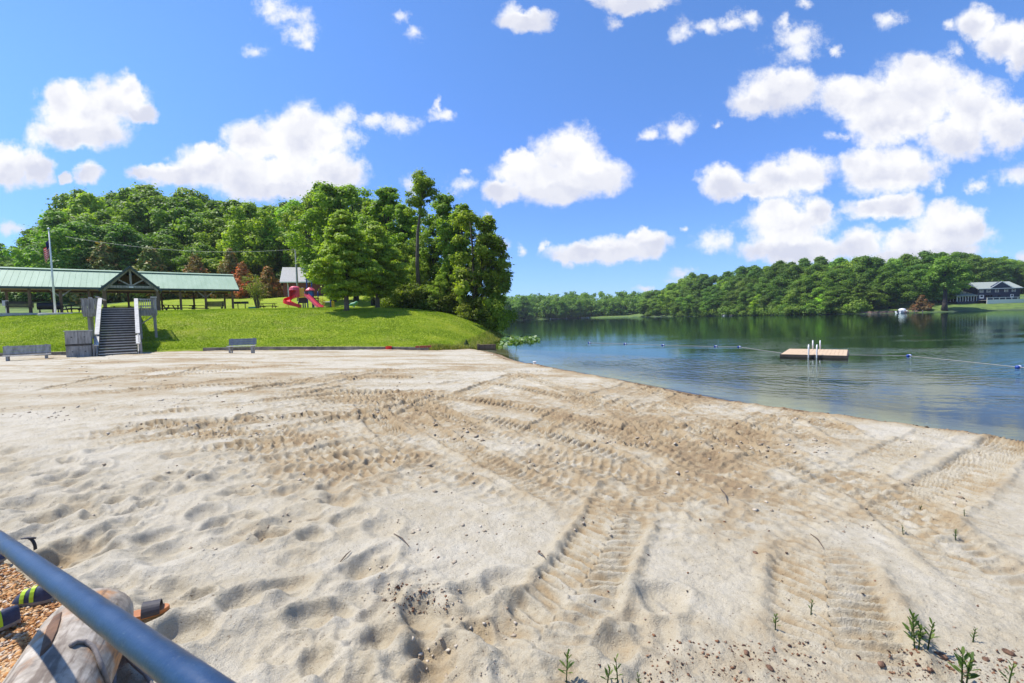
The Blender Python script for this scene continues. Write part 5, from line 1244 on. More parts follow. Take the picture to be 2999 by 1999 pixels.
MB().box(x0 + .1, HX(2342), -3.2, -.01, .3, .42).build('deck_floor', M['greywood'], o)
# ---- docks, boats and walls
def dock(name, label, px, Yoff, L, matl, cat='dock'):
    Y = shoreY(px) + Yoff; o = empty(name, (X(px, Y), Y, WZ), 0, label, cat)
    MB().box(-L / 2, L / 2, -1.2, 1.2, .28, .42).build('deck', matl, o)
    for xx in (-L / 2 + .2, 0, L / 2 - .2):
        for yy in (-1.1, 1.1): MB().lathe([(.09, -2.2), (.09, .75), (.03, .8)], (xx, yy, 0), 8).build('pile', M['greywood'], o)
    return o
M['reddeck'] = pbr('faded_red_boards', (.42, .22, .17), .8, .2, 5)
d_ = dock('boat_dock', 'faded reddish dock beside the white boat on the right shore', 2094, -1.5, 6.0, M['reddeck'])
b = MB()
for k in range(5): b.box(-2.5 + k * 1.2, -2.42 + k * 1.2, 1.0, 1.1, .42, 1.3)
b.box(-2.6, 2.5, 1.0, 1.1, 1.25, 1.36).build('railing', M['reddeck'], d_)
def boat(label, px, Yoff, rz, L=4.6, cv=True):
    Y = shoreY(px) + Yoff; o = empty('motor_boat', (X(px, Y), Y, WZ), rz, label, 'boat')
    n = 10; vs_ = []; 
    for i in range(n + 1):
        t = i / n; hw = .95 * (1 - max(0, t - .45) ** 2 / .31) * 1.0 if t > .45 else .95; hw = max(.04, hw); x_ = -L / 2 + L * t; rise = .25 * max(0, t - .5) ** 2 * 4
        vs_ += [(x_, -hw, .65 + rise), (x_, -hw * .8, .05), (x_, 0, -.15 + rise * .5), (x_, hw * .8, .05), (x_, hw, .65 + rise), (x_, hw * .85, .55 + rise), (x_, -hw * .85, .55 + rise)]
    fs = [(i * 7 + j, i * 7 + (j + 1) % 7, (i + 1) * 7 + (j + 1) % 7, (i + 1) * 7 + j) for i in range(n) for j in range(7)] + [tuple(range(6, -1, -1)), tuple(n * 7 + j for j in range(7))]
    MB().raw(vs_, fs).build('hull', M['white'], o, smooth=False)
    MB().hexa([(.1, -.6, .56), (.5, -.5, .56), (.5, .5, .56), (.1, .6, .56), (-.1, -.55, 1.15), (-.02, -.5, 1.15), (-.02, .5, 1.15), (-.1, .55, 1.15)]).build('windscreen', M['darkglass'], o)
    MB().box(-1.6, -1.1, -.7, .7, .56, .85).build('seat', M['bluegrey'], o); MB().box(-L / 2 - .35, -L / 2 - .02, -.2, .2, .2, .95).build('engine', M['black'], o)
    if cv: MB().lathe([(1.0, .56), (1.05, 1.0), (.8, 1.45), (.2, 1.6)], (-.2, 0, 0), 12).build('cover', M['white'], o)
boat('white boat with a rounded cover moored at the reddish dock', 2074, -2.2, .3, 4.4)
boat('white motor boat moored under the trees in the middle of the right shore', 1673, -1.5, .2, 5.5, False)
dock('boat_dock', 'grey dock at the small beach on the right shore', 1520, -1.5, 8, M['greywood'])
dock('boat_dock', 'dark dock next to the white motor boat under the trees', 1690, -1.0, 5, M['greywood'])
q = MB(); prev = None
for k in range(15):
    px = 1972 + k * 6.2; Y = shoreY(px) - .1; a = Vector((X(px, Y), Y, WZ - .2))
    if prev is not None: q.bar(prev + Vector((0, 0, .45)), a + Vector((0, 0, .45)), .4, .95 + .12 * (k % 3))
    prev = a
M['stone'] = pbr('brown_shore_stone', (.22, .14, .11), .9, .45, 1.3, .4); tag(q.build('shore_wall', M['stone']), 'low brown stone retaining wall along the right shore left of the reddish dock', 'wall')
for px, L, lab in ((1284, 14, 'pale wooden dock in front of the far lawn'), (1345, 6, 'small white dock at the right tip of the far lawn')):
    t = 372.0; dock('boat_dock', lab, px, 0, L, M['palewood']) if False else None
    Y = float(np.interp(X(px, 370), _fx, _fy)) - 1.5; o = empty('boat_dock', (X(px, Y), Y, WZ), 0, lab, 'dock')
    MB().box(-L / 2, L / 2, -1.2, 1.2, .3, .5).build('deck', M['palewood'], o)
    for xx in (-L / 2 + .3, L / 2 - .3): MB().lathe([(.12, -2), (.12, 1.0), (.04, 1.1)], (xx, -1.1, 0), 8).build('pile', M['white'], o)
Y = 384; o = empty('far_house', (X(1276, Y), Y, zs1(X(1276, Y), Y)), .2, 'small grey cottage among the trees behind the far lawn', 'house')
MB().box(-4, 4, 0, 6, -1, 3).build('wall', M['greywood'], o); MB().prism([(-4.6, 2.9), (4.6, 2.9), (0, 5.2)], (0, -.4, 0), (1, 0, 0), (0, 0, 1), -6.8).build('roof', M['shingle'], o)
for xx in (-2, 1): MB().box(xx, xx + 1.1, -.05, -.004, .8, 2.1).build('window', M['darkglass'], o)
for i, (px, Yo, sx, sy) in enumerate(((1518, 3, 16, 7), (1290, 3, 30, 10))):  # grass shelves by the water are part of the terrain sheet
    pass

# ---- swimming raft with two ladders
rc = at(1872, 812, 21.6); o = empty('swimming_raft', (14.1, 21.1, WZ - .19), rad(-37), 'flat tan boarded swimming raft with two metal ladders anchored on the lake', 'raft')
b = MB()
for k in range(16): b.box(-1.2 + k * .15, -1.2 + k * .15 + .143, -1.7, 1.7, .27, .31)
b.build('deck', M['deckboard'], o)
b = MB().box(-1.24, 1.24, -1.745, -1.705, -.05, .30).box(-1.24, 1.24, 1.705, 1.745, -.05, .30).box(-1.24, -1.205, -1.704, 1.704, -.05, .30).box(1.205, 1.24, -1.704, 1.704, -.05, .30); b.build('side_board', M['darkwood'], o)
b = MB()
for xx in (-.85, 0, .85): b.tube([(xx, -1.6, .0), (xx, 1.6, .0)], .24, 12)
b.build('float_drum', M['black'], o)
for (xc, yc, s) in ((.0, -1.755, -1), (-.05, 1.755, 1)):
    lb = empty('ladder', (0, 0, 0)); lb.parent = o
    for dx in (-.15, .15):
        MB().tube([(xc + dx, yc + s * .06, -.9), (xc + dx, yc + s * .06, .60), (xc + dx, yc + s * .02, .70), (xc + dx, yc - s * .08, .735), (xc + dx, yc - s * .18, .70), (xc + dx, yc - s * .22, .60), (xc + dx, yc - s * .22, .312)], .024, 8).build('ladder_rail', M['white'], lb, smooth=True)
    for zz in (-.75, -.45, -.15): MB().bar((xc - .15, yc + s * .06, zz), (xc + .15, yc + s * .06, zz), .08, .02).build('rung', M['steel'], lb)
# ---- swim line: rope pieces and buoys
M['rope'] = pbr('pale_rope', (.36, .36, .34), .8, .1, 20); M['buoywhite'] = pbr('white_buoy_plastic', (.75, .77, .80), .4, .05, 4); M['buoyblue'] = pbr('blue_buoy_plastic', (.02, .07, .35), .4, .1, 4)
def wat(px, py): return gz(px, py, WZ)
line1 = [(1354, 787.5), (1436, 790), (1523, 793), (1644, 796), (1698, 797)]; line2 = [(2088, 817.5), (2340, 844)]
rope = lambda P: MB().tube([Vector((p.x, p.y, WZ + .015)) for p in P], .009, 6)
raftL = Vector((13.1, 21.9, WZ)); raftR = Vector((15.1, 20.4, WZ))
tag(rope([wat(*q) for q in line1] + [raftL]).build('swim_rope', M['rope']), 'thin pale rope with small buoys floating left of the raft', 'rope')
e_ = wat(2440, 856); tag(rope([raftR] + [wat(*q) for q in line2] + [e_]).build('swim_rope', M['rope']), 'thin pale rope running right from the raft through two blue and white buoys', 'rope')
B0 = None
names = ['first small buoy from the left on the swim rope', 'second small buoy from the left on the swim rope', 'third small buoy from the left on the swim rope', 'fourth small buoy from the left, white, on the swim rope', 'small buoy on the swim rope nearest the left of the raft', 'blue and white buoy on the rope just right of the raft', 'blue and white buoy on the rope at the right edge of the view']
for q, lab in zip(line1 + line2, names):
    p = wat(*q)
    if B0 is None:
        B0 = empty('swim_buoy', p, .2, lab, 'buoy', 'buoys on the swim rope')
        def ell(x0_, x1_): return [(x0_ + (x1_ - x0_) * i / 6, 0, .02) for i in range(7)]
        MB().tube(ell(-.115, -.04), [.02, .045, .053, .057, .058, .059, .059], 12).build('blue_end', M['buoyblue'], B0, smooth=True)
        MB().tube(ell(-.039, .039), .060, 12).build('white_band', M['buoywhite'], B0, smooth=True)
        MB().tube(ell(.04, .115), [.059, .059, .058, .057, .053, .045, .02], 12).build('blue_end', M['buoyblue'], B0, smooth=True)
    else: copy_tree(B0, p, .25, lab)
# ================================================================ foreground
# ---- blue pipe rail close to the camera
M['pipe'], k, b = material('chipped_blue_paint'); tc = k.add('ShaderNodeTexCoord').outputs['Object']
n1 = k.noise(tc, 38, 5, .65); n2 = k.noise(tc, 6, 4, .6); n3 = k.noise(tc, 150, 3, .6)
c = k.mix(k.mapr(n2, .35, .7), (.007, .03, .085), (.013, .052, .13)); c = k.mix(k.mapr(n1, .69, .73), c, (.28, .12, .06)); c = k.mix(k.mapr(n3, .62, .75, 0, .25), c, (.25, .3, .34))
k.set(b.inputs['Base Color'], c); k.set(b.inputs['Roughness'], k.mapr(n2, .3, .7, .28, .5))
bn = k.add('ShaderNodeBump', i_Height=k.math('ADD', n1, n3)); bn.inputs['Strength'].default_value = .18; bn.inputs['Distance'].default_value = .004; k.l.new(bn.outputs[0], b.inputs['Normal'])
P1 = at(0, 1241, 1.62); P2 = at(447, 1568, .64); dv = (P2 - P1).normalized()
o = empty('pipe_railing', (0, 0, 0), 0, 'blue painted metal pipe handrail crossing the lower left corner', 'railing')
A_, B_ = P1 - dv * 1.3, P2 + dv * .75
MB().tube([A_, P1, P2, B_], .0243, 24).build('handrail', M['pipe'], o, smooth=True)
for q in (A_ + dv * .06,):
    MB().tube([Vector((q.x, q.y, -.3)), q], .022, 16).build('post', M['pipe'], o, smooth=True)
# ---- gravel bed in the corner
def gravel_material():
    m, k, b = material('orange_gravel'); pos = k.add('ShaderNodeNewGeometry').outputs['Position']
    v_ = k.add('ShaderNodeTexVoronoi'); k.set(v_.inputs['Vector'], pos); v_.inputs['Scale'].default_value = 42
    k.set(b.inputs['Base Color'], k.mix(k.mapr(k.noise(pos, 3, 4), .4, .65), k.ramp(v_.outputs['Color'], [(0.1, (.30, .12, .03)), (.5, (.48, .24, .07)), (.9, (.55, .36, .18))]), (.5, .36, .2)))
    b.inputs['Roughness'].default_value = .9
    bn = k.add('ShaderNodeBump', i_Height=v_.outputs['Distance']); bn.inputs['Strength'].default_value = .8; bn.inputs['Distance'].default_value = .02; bn.invert = True; k.l.new(bn.outputs[0], b.inputs['Normal']); return m
GZ = .13
cpx = [(-500, 1275), (-10, 1280), (60, 1330), (135, 1370), (168, 1420), (120, 1480), (60, 1600), (0, 1800), (-700, 1900)]
poly = [gz(a, b, GZ) for a, b in cpx]
n = 40; cen = sum(poly, Vector()) / len(poly); V = []; rngs = np.random.RandomState(4); ring = []
for i in range(len(poly)):
    for t in (0, .33, .66): ring.append(poly[i].lerp(poly[(i + 1) % len(poly)], t))
K = 14
for j in range(K + 1):
    for q in ring:
        p = cen.lerp(q, j / K) ; r_ = j / K
        V.append((p.x, p.y, GZ + .03 * float(fbm(np.array([p.x * 3]), np.array([p.y * 3]), 3, 2)[0]) - (.16 * max(0, r_ - .8) / .2)))
nr = len(ring); fs = [(j * nr + i, j * nr + (i + 1) % nr, (j + 1) * nr + (i + 1) % nr, (j + 1) * nr + i) for j in range(K) for i in range(nr)]
tag(arrays('gravel_bed', V, fs, gravel_material(), smooth=True), kind='structure')
def stones(name, label, pts, sizes, stops, rng, kind='stuff', cat='gravel'):
    b = np.array([(0, 0, .55), (.85, .1, .1), (.25, .8, 0), (-.7, .5, .1), (-.75, -.45, 0), (.2, -.85, .1), (0, 0, -.5)]); f = np.array([(0, 1, 2), (0, 2, 3), (0, 3, 4), (0, 4, 5), (0, 5, 1), (6, 2, 1), (6, 3, 2), (6, 4, 3), (6, 5, 4), (6, 1, 5)])
    n_ = len(pts); an = rng.rand(n_) * 6.28; s3 = np.asarray(sizes)[:, None] * (.6 + .7 * rng.rand(n_, 3)); V_ = (b[None] + rng.normal(size=(n_, 7, 3)) * .14) * s3[:, None, :]
    c_, s_ = np.cos(an)[:, None], np.sin(an)[:, None]; X_ = V_[..., 0] * c_ - V_[..., 1] * s_; Y_ = V_[..., 0] * s_ + V_[..., 1] * c_
    V_ = np.stack([X_, Y_, V_[..., 2]], -1) + np.asarray(pts)[:, None, :]; Fc_ = (f[None] + 7 * np.arange(n_)[:, None, None]).reshape(-1, 3)
    m, k, b_ = material(name + '_stone'); a = k.add('ShaderNodeAttribute'); a.attribute_name = 'tint'; k.set(b_.inputs['Base Color'], k.ramp(a.outputs['Fac'], stops)); b_.inputs['Roughness'].default_value = .85
    o_ = arrays(name, V_.reshape(-1, 3), Fc_, m, attr={'tint': np.repeat(rng.rand(n_), 7)}); return tag(o_, label, cat, kind=kind)
rng = np.random.RandomState(8); pts = []; sz = []
def inside(p):
    c = False; j = len(poly) - 1
    for i in range(len(poly)):
        if (poly[i].y > p[1]) != (poly[j].y > p[1]) and p[0] < (poly[j].x - poly[i].x) * (p[1] - poly[i].y) / (poly[j].y - poly[i].y) + poly[i].x: c = not c
        j = i
    return c
while len(pts) < 3200:
    px, py = -40 + 240 * rng.rand(), 1280 + 320 * rng.rand(); p = gz(px, py, GZ)
    if inside(p): pts.append((p.x, p.y, GZ + .005)); sz.append(.008 + .012 * rng.rand() ** 2)
stones('gravel', 'orange tan gravel under the blue handrail in the lower left corner', pts, sz, [(0, (.22, .08, .025)), (.35, (.45, .21, .06)), (.7, (.55, .32, .13)), (1, (.6, .5, .38))], rng)
# ---- pebbles and clods on the sand
pts, sz = [], []
for _ in range(760):
    px, py = (1480 + 420 * rng.rand(), 1470 + 98 * rng.rand()) if rng.rand() < .45 else ((2040 + 312 * rng.rand(), 1490 + 78 * rng.rand()) if rng.rand() < .6 else (880 + 1400 * rng.rand(), 1180 + 380 * rng.rand()))
    p = on_sand(px, py); pts.append((p.x, p.y, p.z + .002)); sz.append(.003 + .011 * rng.rand() ** 3)
for _ in range(120):
    px, py = 890 + 140 * rng.rand(), 1340 + 70 * rng.rand(); p = on_sand(px, py); pts.append((p.x, p.y, p.z + .002)); sz.append(.004 + .008 * rng.rand() ** 2)
stones('pebbles', 'scattered red brown pebbles on the sand in the foreground', pts, sz, [(0, (.035, .02, .014)), (.45, (.12, .05, .025)), (.8, (.24, .11, .05)), (1, (.36, .28, .2))], rng, cat='pebbles')
pts, sz = [], []
for _ in range(1500):
    if rng.rand() < .5: px, py = 60 + 1200 * rng.rand(), 1180 + 380 * rng.rand()
    else: px, py = 200 + 2100 * rng.rand(), 930 + 300 * rng.rand()
    p = on_sand(px, py)
    c = float(fbm(np.array([p.x * 1.5]), np.array([p.y * 1.5]), 3, 33)[0])
    if c < .05: continue
    pts.append((p.x, p.y, p.z)); sz.append((.006 + .02 * rng.rand() ** 3) * (1 if p.y < 4 else 1.5))
for _ in range(3800):
    px, py = 2200 * rng.rand(), 822 + 180 * rng.rand(); p = gz(px, py, .05)
    if (xs(p.y) - p.x) < .5 or p.y > ye(p.x) - .5: continue
    c = float(fbm(np.array([p.x * .5]), np.array([p.y * .8]), 4, 34)[0])
    if c < .02: continue
    pts.append((p.x, p.y, sandz(p.x, p.y))); sz.append(.014 + .03 * rng.rand() ** 3)
stones('sand_clods', 'small crumbled clods of damp sand strewn over the beach', pts, sz, [(0, (.26, .19, .12)), (.6, (.42, .35, .26)), (1, (.55, .48, .38))], rng, cat='sand clods')
M['pebble'] = pbr('large_pebble_stone', (.16, .085, .05), .85, .6, 28, .6)
for i, (px, py, s, lab) in enumerate(((2165, 1508, .021, 'reddish stone beside the largest green plant at the lower right'), (2025, 1527, .019, 'rust brown stone in the pebbles left of the tall plants'), (1768, 1535, .02, 'dark brown flat stone in the middle of the pebble patch'), (2318, 1500, .022, 'grey brown stone at the right edge below the small plant'), (1715, 1500, .02, 'orange brown stone near the top of the pebble patch'), (1735, 1270, .02, 'dark flat stone lying alone on the smooth sand'), (2265, 1515, .018, 'tan rounded stone right of the lowest green plant'))):
    p = on_sand(px, py); V_, F_ = [], []; r2 = np.random.RandomState(50 + i)
    q = MB().lathe([(s * .2, -s * .5), (s * .8, -s * .3), (s, 0), (s * .75, s * .38), (s * .25, s * .52)], (0, 0, 0), 9)
    q.v = [tuple(np.array(v) * np.array([1.05, .75, .95]) * (1 + .2 * r2.normal())) for v in q.v]
    o = q.build('stone', M['pebble'], smooth=True); o.location = (p.x, p.y, p.z + s * .15); o.rotation_euler = (0, 0, r2.rand() * 6); tag(o, lab, 'stone', 'larger stones on the sand')
pts, sz = [], []
for _ in range(900):
    y_ = 4 + 21 * rng.rand() ** 1.2; x_ = float(xs(y_)) - (.12 + .5 * rng.rand() ** 1.5 + .25 * float(vn(y_ * .9, 3.0))) / .87
    pts.append((x_, y_, sandz(x_, y_) + .002)); sz.append(.008 + .03 * rng.rand() ** 3)
stones('shore_debris', 'dark bits of bark and clods washed up along the waterline', pts, sz, [(0, (.05, .035, .02)), (.6, (.14, .09, .05)), (1, (.28, .2, .12))], rng, cat='debris')
# ---- twigs
M['twig'] = pbr('dry_twig', (.12, .085, .06), .85, .3, 30)
for (a, b_, lab) in (((905, 1228), (940, 1258), 'thin dry twig lying on the sand left of centre'), ((782, 1292), (806, 1268), 'forked dark twig standing out of the sand left of centre'), ((1862, 1228), (1892, 1262), 'dark curved stick on the sand beside the wide tyre track'), ((1235, 1270), (1252, 1285), 'short dark twig on the sand near the centre'), ((1655, 1125), (1672, 1158), 'small dark stick in the churned sand')):
    p, q = on_sand(*a), on_sand(*b_); L = (q - p).length
    mid = p.lerp(q, .5) + Vector((.02 * L, 0, .05 * L + .012)); tag(MB().tube([p + Vector((0, 0, .008)), mid, q + Vector((0, 0, .012))], [.004, .005, .0025], 6).build('twig', M['twig']), lab, 'twig')
# ---- seedlings
M['seed'] = foliage('seedling_leaf', [(0, (.035, .07, .012)), (.5, (.08, .14, .02)), (1, (.17, .22, .05))], .35)
def seedling(px, py, h, n, label, seed, spread=.5):
    r = np.random.RandomState(seed); p = on_sand(px, py); o = empty('sand_plant', (p.x, p.y, p.z), r.rand() * 6, label, 'plant', 'small green plants on the sand')
    ns = 1 if n < 20 else 2 + n // 30; st_ = MB(); V, Fc, tn = [], [], []
    for s in range(ns):
        bx_, by_ = (0, 0) if ns == 1 else (r.normal() * .03, r.normal() * .03); hs = h * (.75 + .3 * r.rand()); tx, ty = bx_ + r.normal() * .012, by_ + r.normal() * .012
        st_.tube([(bx_, by_, -.03), ((bx_ + tx) / 2, (by_ + ty) / 2, hs * .5), (tx, ty, hs)], [.0035, .003, .0015], 6)
        for k in range(n // ns):
            t = .25 + .75 * (k + .5) / (n // ns); a = k * 2.4 + r.rand(); L = h * .36 * (1.1 - .45 * t) * (.8 + .4 * r.rand()); W_ = L * .13; el = .35 + .75 * t
            c = np.array([bx_ + (tx - bx_) * t, by_ + (ty - by_) * t, hs * t]); d = np.array([math.cos(a) * math.cos(el), math.sin(a) * math.cos(el), math.sin(el)]); sd_ = np.array([-math.sin(a), math.cos(a), 0])
            b0 = len(V); m1 = c + d * L * .45; m2 = c + d * L * .8 + np.array([0, 0, -.04 * L]); tip = c + d * L + np.array([0, 0, -.12 * L])
            V += [c, m1 - sd_ * W_, m1 + sd_ * W_, m2 - sd_ * W_ * .75, m2 + sd_ * W_ * .75, tip]; Fc += [(b0, b0 + 2, b0 + 1), (b0 + 1, b0 + 2, b0 + 4), (b0 + 1, b0 + 4, b0 + 3), (b0 + 3, b0 + 4, b0 + 5)]; tn += [r.rand()] * 6
    st_.build('stem', M['seed'], o); arrays('leaves', V, Fc, M['seed'], o, {'tint': tn})
for a in ((1300, 1566, .145, 18, 'upright feathery green plant at the bottom edge, leftmost of the plants', 1), (1393, 1572, .13, 12, 'thin two stemmed green plant at the bottom edge', 2), (1420, 1575, .12, 10, 'sparse dark stemmed seedling right of the thin plant at the bottom edge', 3), (1470, 1580, .06, 12, 'small rosette seedling cut by the bottom edge', 4),
          (2105, 1490, .16, 60, 'bushiest cluster of green shoots among the stones at lower right', 5), (2190, 1560, .20, 26, 'tall green plant standing in the pebbles at lower right', 6), (2233, 1475, .07, 12, 'small flat green seedling on clean sand at right', 7), (1862, 1410, .075, 16, 'little green tuft growing in the wide tyre track', 8),
          (2075, 1228, .07, 10, 'tiny seedling near the right edge below the shoreline tracks', 9), (2112, 1165, .05, 10, 'tiny seedling in the far right tracks', 10), (2195, 1240, .09, 16, 'small yellowish plant in the brown track at right', 11), (2330, 1575, .12, 20, 'green plant cut off by the lower right corner', 12), (1780, 1445, .10, 14, 'dry brownish grass tuft at the edge of the wide tyre track', 13), (2215, 1185, .06, 12, 'small seedling on the white sand right of the tracks', 14)): seedling(*a)
# ---- white tub near the water
p = gz(1228, 838, -.3); zz = zs1(p.x, p.y); o = empty('paper_cup', (p.x, p.y, zz + .03), .4, 'small white tub left on the sand near the waterline', 'tub')
MB().lathe([(.05, 0), (.072, .13), (.076, .132), (.066, .132), (.045, .02)], (0, 0, 0), 14).build('cup', M['white'], o); MB().lathe([(.078, .125), (.08, .14), (.07, .145)], (0, 0, 0), 14).build('rim', M['white'], o)
# ---- weathered pole with cords
def log_material():
    m, k, b = material('flaking_white_timber'); tc = k.add('ShaderNodeTexCoord').outputs['Object']
    n1 = k.noise(tc, 3.2, 5, .6); n2 = k.noise(tc, 11, 5, .65); n3 = k.noise(k.vmath('MULTIPLY', tc, (1, 1, .15)), 26, 4, .6)
    c = k.ramp(n2, [(.3, (.15, .125, .10)), (.5, (.34, .29, .23)), (.7, (.52, .46, .38))])
    c = k.mix(k.mapr(n1, .46, .6, 0, .9), c, (.42, .18, .045)); c = k.mix(k.mapr(n3, .50, .66, 0, .75), c, (.12, .085, .06))
    k.set(b.inputs['Base Color'], c); b.inputs['Roughness'].default_value = .8
    bn = k.add('ShaderNodeBump', i_Height=n3); bn.inputs['Strength'].default_value = .4; bn.inputs['Distance'].default_value = .01; k.l.new(bn.outputs[0], b.inputs['Normal']); return m
LZ = .27; q0, q1 = gz(215, 1425, LZ), gz(95, 1640, LZ); d_ = (q1 - q0); Ln = d_.length
o = empty('timber_pole', q0, 0, 'thick weathered pole with flaking white paint and rust stains lying under the handrail', 'pole')
o.rotation_euler = d_.to_track_quat('Z', 'Y').to_euler()
pr = [(.02, -.04), (.10, -.035), (.155, 0), (.172, .12), (.176, .5), (.172, 1.0), (.17, 1.7)]
mb = MB().lathe(pr, (0, 0, 0), 28); r2 = np.random.RandomState(3); mb.v = [(v[0] * (1 + .03 * math.sin(7 * v[2] + 3 * math.atan2(v[1], v[0]))), v[1] * (1 + .03 * math.cos(5 * v[2])), v[2]) for v in mb.v]
mb.build('log', log_material(), o, smooth=True)
M['rusthole'] = pbr('rusty_dark_hole', (.12, .06, .03), .8, .5, 9, .4); M['cord'] = pbr('grey_cord', (.22, .19, .17), .8, .2, 60, .3)
inv = (Matrix.Translation(q0) @ d_.to_track_quat('Z', 'Y').to_matrix().to_4x4()).inverted()
def on_log(px, py, off=.0):                                  # point on the pole surface along a sight line
    d = ray(px, py); o3 = inv @ CAM; d3 = inv.to_3x3() @ d; r_ = .174 + off
    a = d3.x ** 2 + d3.y ** 2; b = 2 * (o3.x * d3.x + o3.y * d3.y); c = o3.x ** 2 + o3.y ** 2 - r_ * r_; D = b * b - 4 * a * c
    if D < 0: t = -b / (2 * a)
    else: t = (-b - math.sqrt(D)) / (2 * a)
    return o3 + d3 * t
cv = [on_log(*q, .004) for q in ((143, 1402), (126, 1412), (108, 1440), (98, 1470), (90, 1505), (98, 1500), (118, 1480), (132, 1450), (141, 1420))]
cc = sum(cv, Vector()) / len(cv); cc = Vector((cc.x, cc.y, cc.z)); k_ = .184 / math.hypot(cc.x, cc.y); cc.x *= k_; cc.y *= k_
vs_ = []
for v in cv:
    k_ = .172 / math.hypot(v.x, v.y); vs_.append((v.x * k_, v.y * k_, v.z))
for v in cv:
    u_ = v.lerp(cc, .12); k_ = .181 / math.hypot(u_.x, u_.y); vs_.append((u_.x * k_, u_.y * k_, u_.z))
n = len(cv); MB().raw(vs_ + [tuple(cc)], [(i, (i + 1) % n, n + (i + 1) % n, n + i) for i in range(n)] + [(n + i, n + (i + 1) % n, 2 * n) for i in range(n)]).build('knot_hole', M['rusthole'], o)  # raised dark patch added to stand for a hollow, rusty knot hole
w2l = inv.inverted()
c1 = [w2l @ on_log(*q, .008) for q in ((162, 1482), (176, 1474), (196, 1473), (214, 1485), (224, 1505), (236, 1535), (250, 1575))]
tag(MB().tube(c1, .009, 8).build('cord', M['cord'], smooth=True), 'grey cord looped over the weathered pole', 'cord')
def sand_at(px, py, z=.02): p = gz(px, py, z); return Vector((p.x, p.y, max(z, sandz(p.x, p.y)) + .0))
c2 = [gz(a, b, z) for a, b, z in ((243, 1455, .22), (252, 1480, .16), (260, 1515, .09), (262, 1560, .06), (258, 1600, .06))]
tag(MB().tube(c2, .010, 8).build('cord', M['cord'], smooth=True), 'grey cord hanging beside the weathered pole down to the sand', 'cord')
c3 = [sand_at(a, b, .05) + Vector((0, 0, .02)) for a, b in ((292, 1520), (312, 1540), (334, 1560), (352, 1590))]
tag(MB().tube(c3, .008, 8).build('cord', M['cord'], smooth=True), 'short grey cord on the sand right of the pole', 'cord')
# ---- footwear
M['solebrown'] = pbr('tan_sole', (.40, .15, .05), .6, .2, 12, .1); M['strap'] = pbr('dark_grey_strap', (.05, .045, .05), .6, .2, 14, .2); M['shoeblue'] = pbr('dark_blue_fabric', (.03, .04, .08), .7, .3, 30, .2); M['lime'] = pbr('lime_strap', (.45, .65, .02), .6, .1, 20); M['solegrey'] = pbr('grey_rubber_sole', (.22, .19, .15), .7, .2, 16)
def sole_poly(L, W_): return [(L * math.cos(t) * .5, W_ * .5 * math.sin(t) * (1 + .16 * math.cos(t)) * (1 - .12 * math.exp(-((math.cos(t) + .25) / .3) ** 2))) for t in [i * math.pi / 14 for i in range(28)]]
def sandal(label, p, rz, tilt=(0, 0)):
    o = empty('sandal', p, 0, label, 'sandal', 'pair of brown sandals by the handrail'); o.rotation_euler = (tilt[0], tilt[1], rz); L = .25
    MB().prism(sole_poly(L, .098), (0, 0, 0), (1, 0, 0), (0, 1, 0), .024).build('sole', M['solebrown'], o, bevel=.004)
    vs_ = []
    for i in range(13):
        a = math.pi * i / 12; y_, z_ = math.cos(a) * .056, .012 + math.sin(a) * .062
        vs_ += [(.0, y_, z_), (.085, y_ * .92, z_ * .9), (.085, y_ * .86, z_ * .9 - .004), (.0, y_ * .94, z_ - .004)]
    fs = [(i * 4 + j, i * 4 + (j + 1) % 4, (i + 1) * 4 + (j + 1) % 4, (i + 1) * 4 + j) for i in range(12) for j in range(4)] + [(3, 2, 1, 0), (48, 49, 50, 51)]
    MB().raw(vs_, fs).build('strap', M['strap'], o); return o
p = on_sand(330, 1428); sandal('brown sandal with dark strap showing above the blue handrail', (p.x, p.y, max(p.z, 0) + .02), rad(28))
p = gz(262, 1490, .08); sandal('brown sandal with dark strap below the handrail beside the pole', (p.x, p.y, max(sandz(p.x, p.y), .03) + .02), rad(75), (.1, -.15))
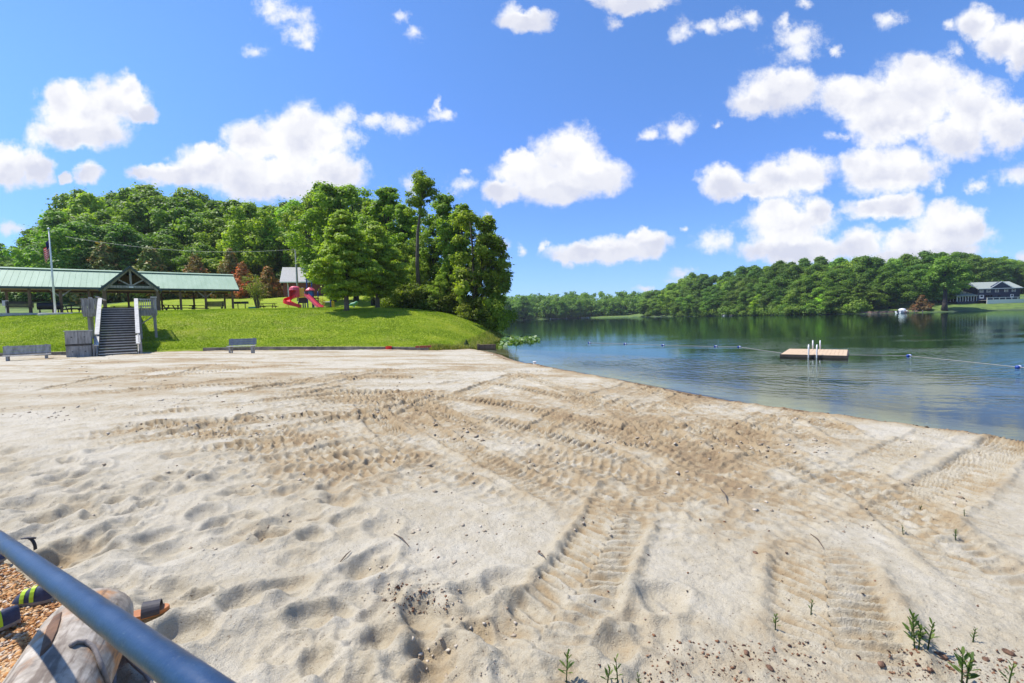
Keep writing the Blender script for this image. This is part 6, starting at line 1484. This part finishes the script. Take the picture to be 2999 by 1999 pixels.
def shoe(label, p, rz):
    o = empty('childs_shoe', p, rz, label, 'shoe', 'shoes on the gravel'); L = .19
    MB().prism(sole_poly(L, .075), (0, 0, 0), (1, 0, 0), (0, 1, 0), .02).build('sole', M['solegrey'], o, bevel=.004)
    vs_ = []; prof = [(-.088, .028, .02), (-.075, .034, .035), (-.03, .036, .06), (.01, .034, .072), (.05, .032, .075), (.085, .026, .07), (.092, .01, .05)]
    for x_, w_, h_ in prof:
        for i in range(9):
            a = math.pi * i / 8; vs_.append((x_, math.cos(a) * w_, .021 + math.sin(a) * h_))
    fs = [(r * 9 + i, r * 9 + i + 1, (r + 1) * 9 + i + 1, (r + 1) * 9 + i) for r in range(len(prof) - 1) for i in range(8)] + [tuple(range(8, -1, -1)), tuple((len(prof) - 1) * 9 + i for i in range(9))]
    MB().raw(vs_, fs).build('upper', M['shoeblue'], o, smooth=True)
    for xc, h_, w_ in ((-.035, .062, .0385), (.012, .076, .0365)):
        b = []
        for dx in (-.011, .011):
            for i in range(9):
                a = math.pi * i / 8; b.append((xc + dx, math.cos(a) * w_, .021 + math.sin(a) * h_))
        MB().raw(b, [(i, i + 1, 10 + i, 9 + i) for i in range(8)]).build('strap', M['lime'], o)
    return o
p = gz(78, 1372, GZ + .04); s0 = shoe('dark blue shoe with two lime green straps on the gravel', (p.x, p.y, GZ + .01), rad(10))
p = gz(-12, 1440, GZ + .04); copy_tree(s0, (p.x, p.y, GZ + .02), rad(60), 'dark shoe cut off by the left edge of the view')
p = gz(2, 1278, GZ + .03); copy_tree(s0, (p.x, p.y, GZ + .02), rad(140), 'dark shoe partly hidden behind the handrail at the left edge')
# ---- black hook of a bucket handle behind the rail
p = gz(78, 1258, .12); q = []
for i in range(15):
    a = -1.3 + 2.6 * i / 14; q.append(Vector((p.x + .05 * math.cos(a) - .04, p.y, .12 + .075 * math.sin(a))))
o = empty('curved_handle', (0, 0, 0), 0, 'black curved plastic handle sticking up from the sand behind the handrail', 'handle')
MB().tube(q, .010, 8).build('hoop', M['black'], o, smooth=True)
t_ = q[-1]; MB().tube([t_ + Vector((-.06, 0, -.002)), t_ + Vector((0, 0, .004)), t_ + Vector((.045, 0, .0))], [.006, .009, .006], 8).build('grip', M['strap'], o, smooth=True)
# ================================================================ haze over the lake
hz = MB().box(-324, 424, -84, 527, -8, 52); hm_ = bpy.data.materials.new('thin_summer_haze'); hm_.use_nodes = True; k = NT(hm_.node_tree); k.n.remove(k.n['Principled BSDF'])
pvm = k.add('ShaderNodeVolumePrincipled'); pvm.inputs['Color'].default_value = (.80, .88, 1.0, 1); pvm.inputs['Density'].default_value = 0.00016; pvm.inputs['Anisotropy'].default_value = 0.2
k.l.new(pvm.outputs[0], k.n['Material Output'].inputs['Volume'])
tag(hz.build('haze', hm_), 'thin pale summer haze over the lake', 'haze', kind='stuff')
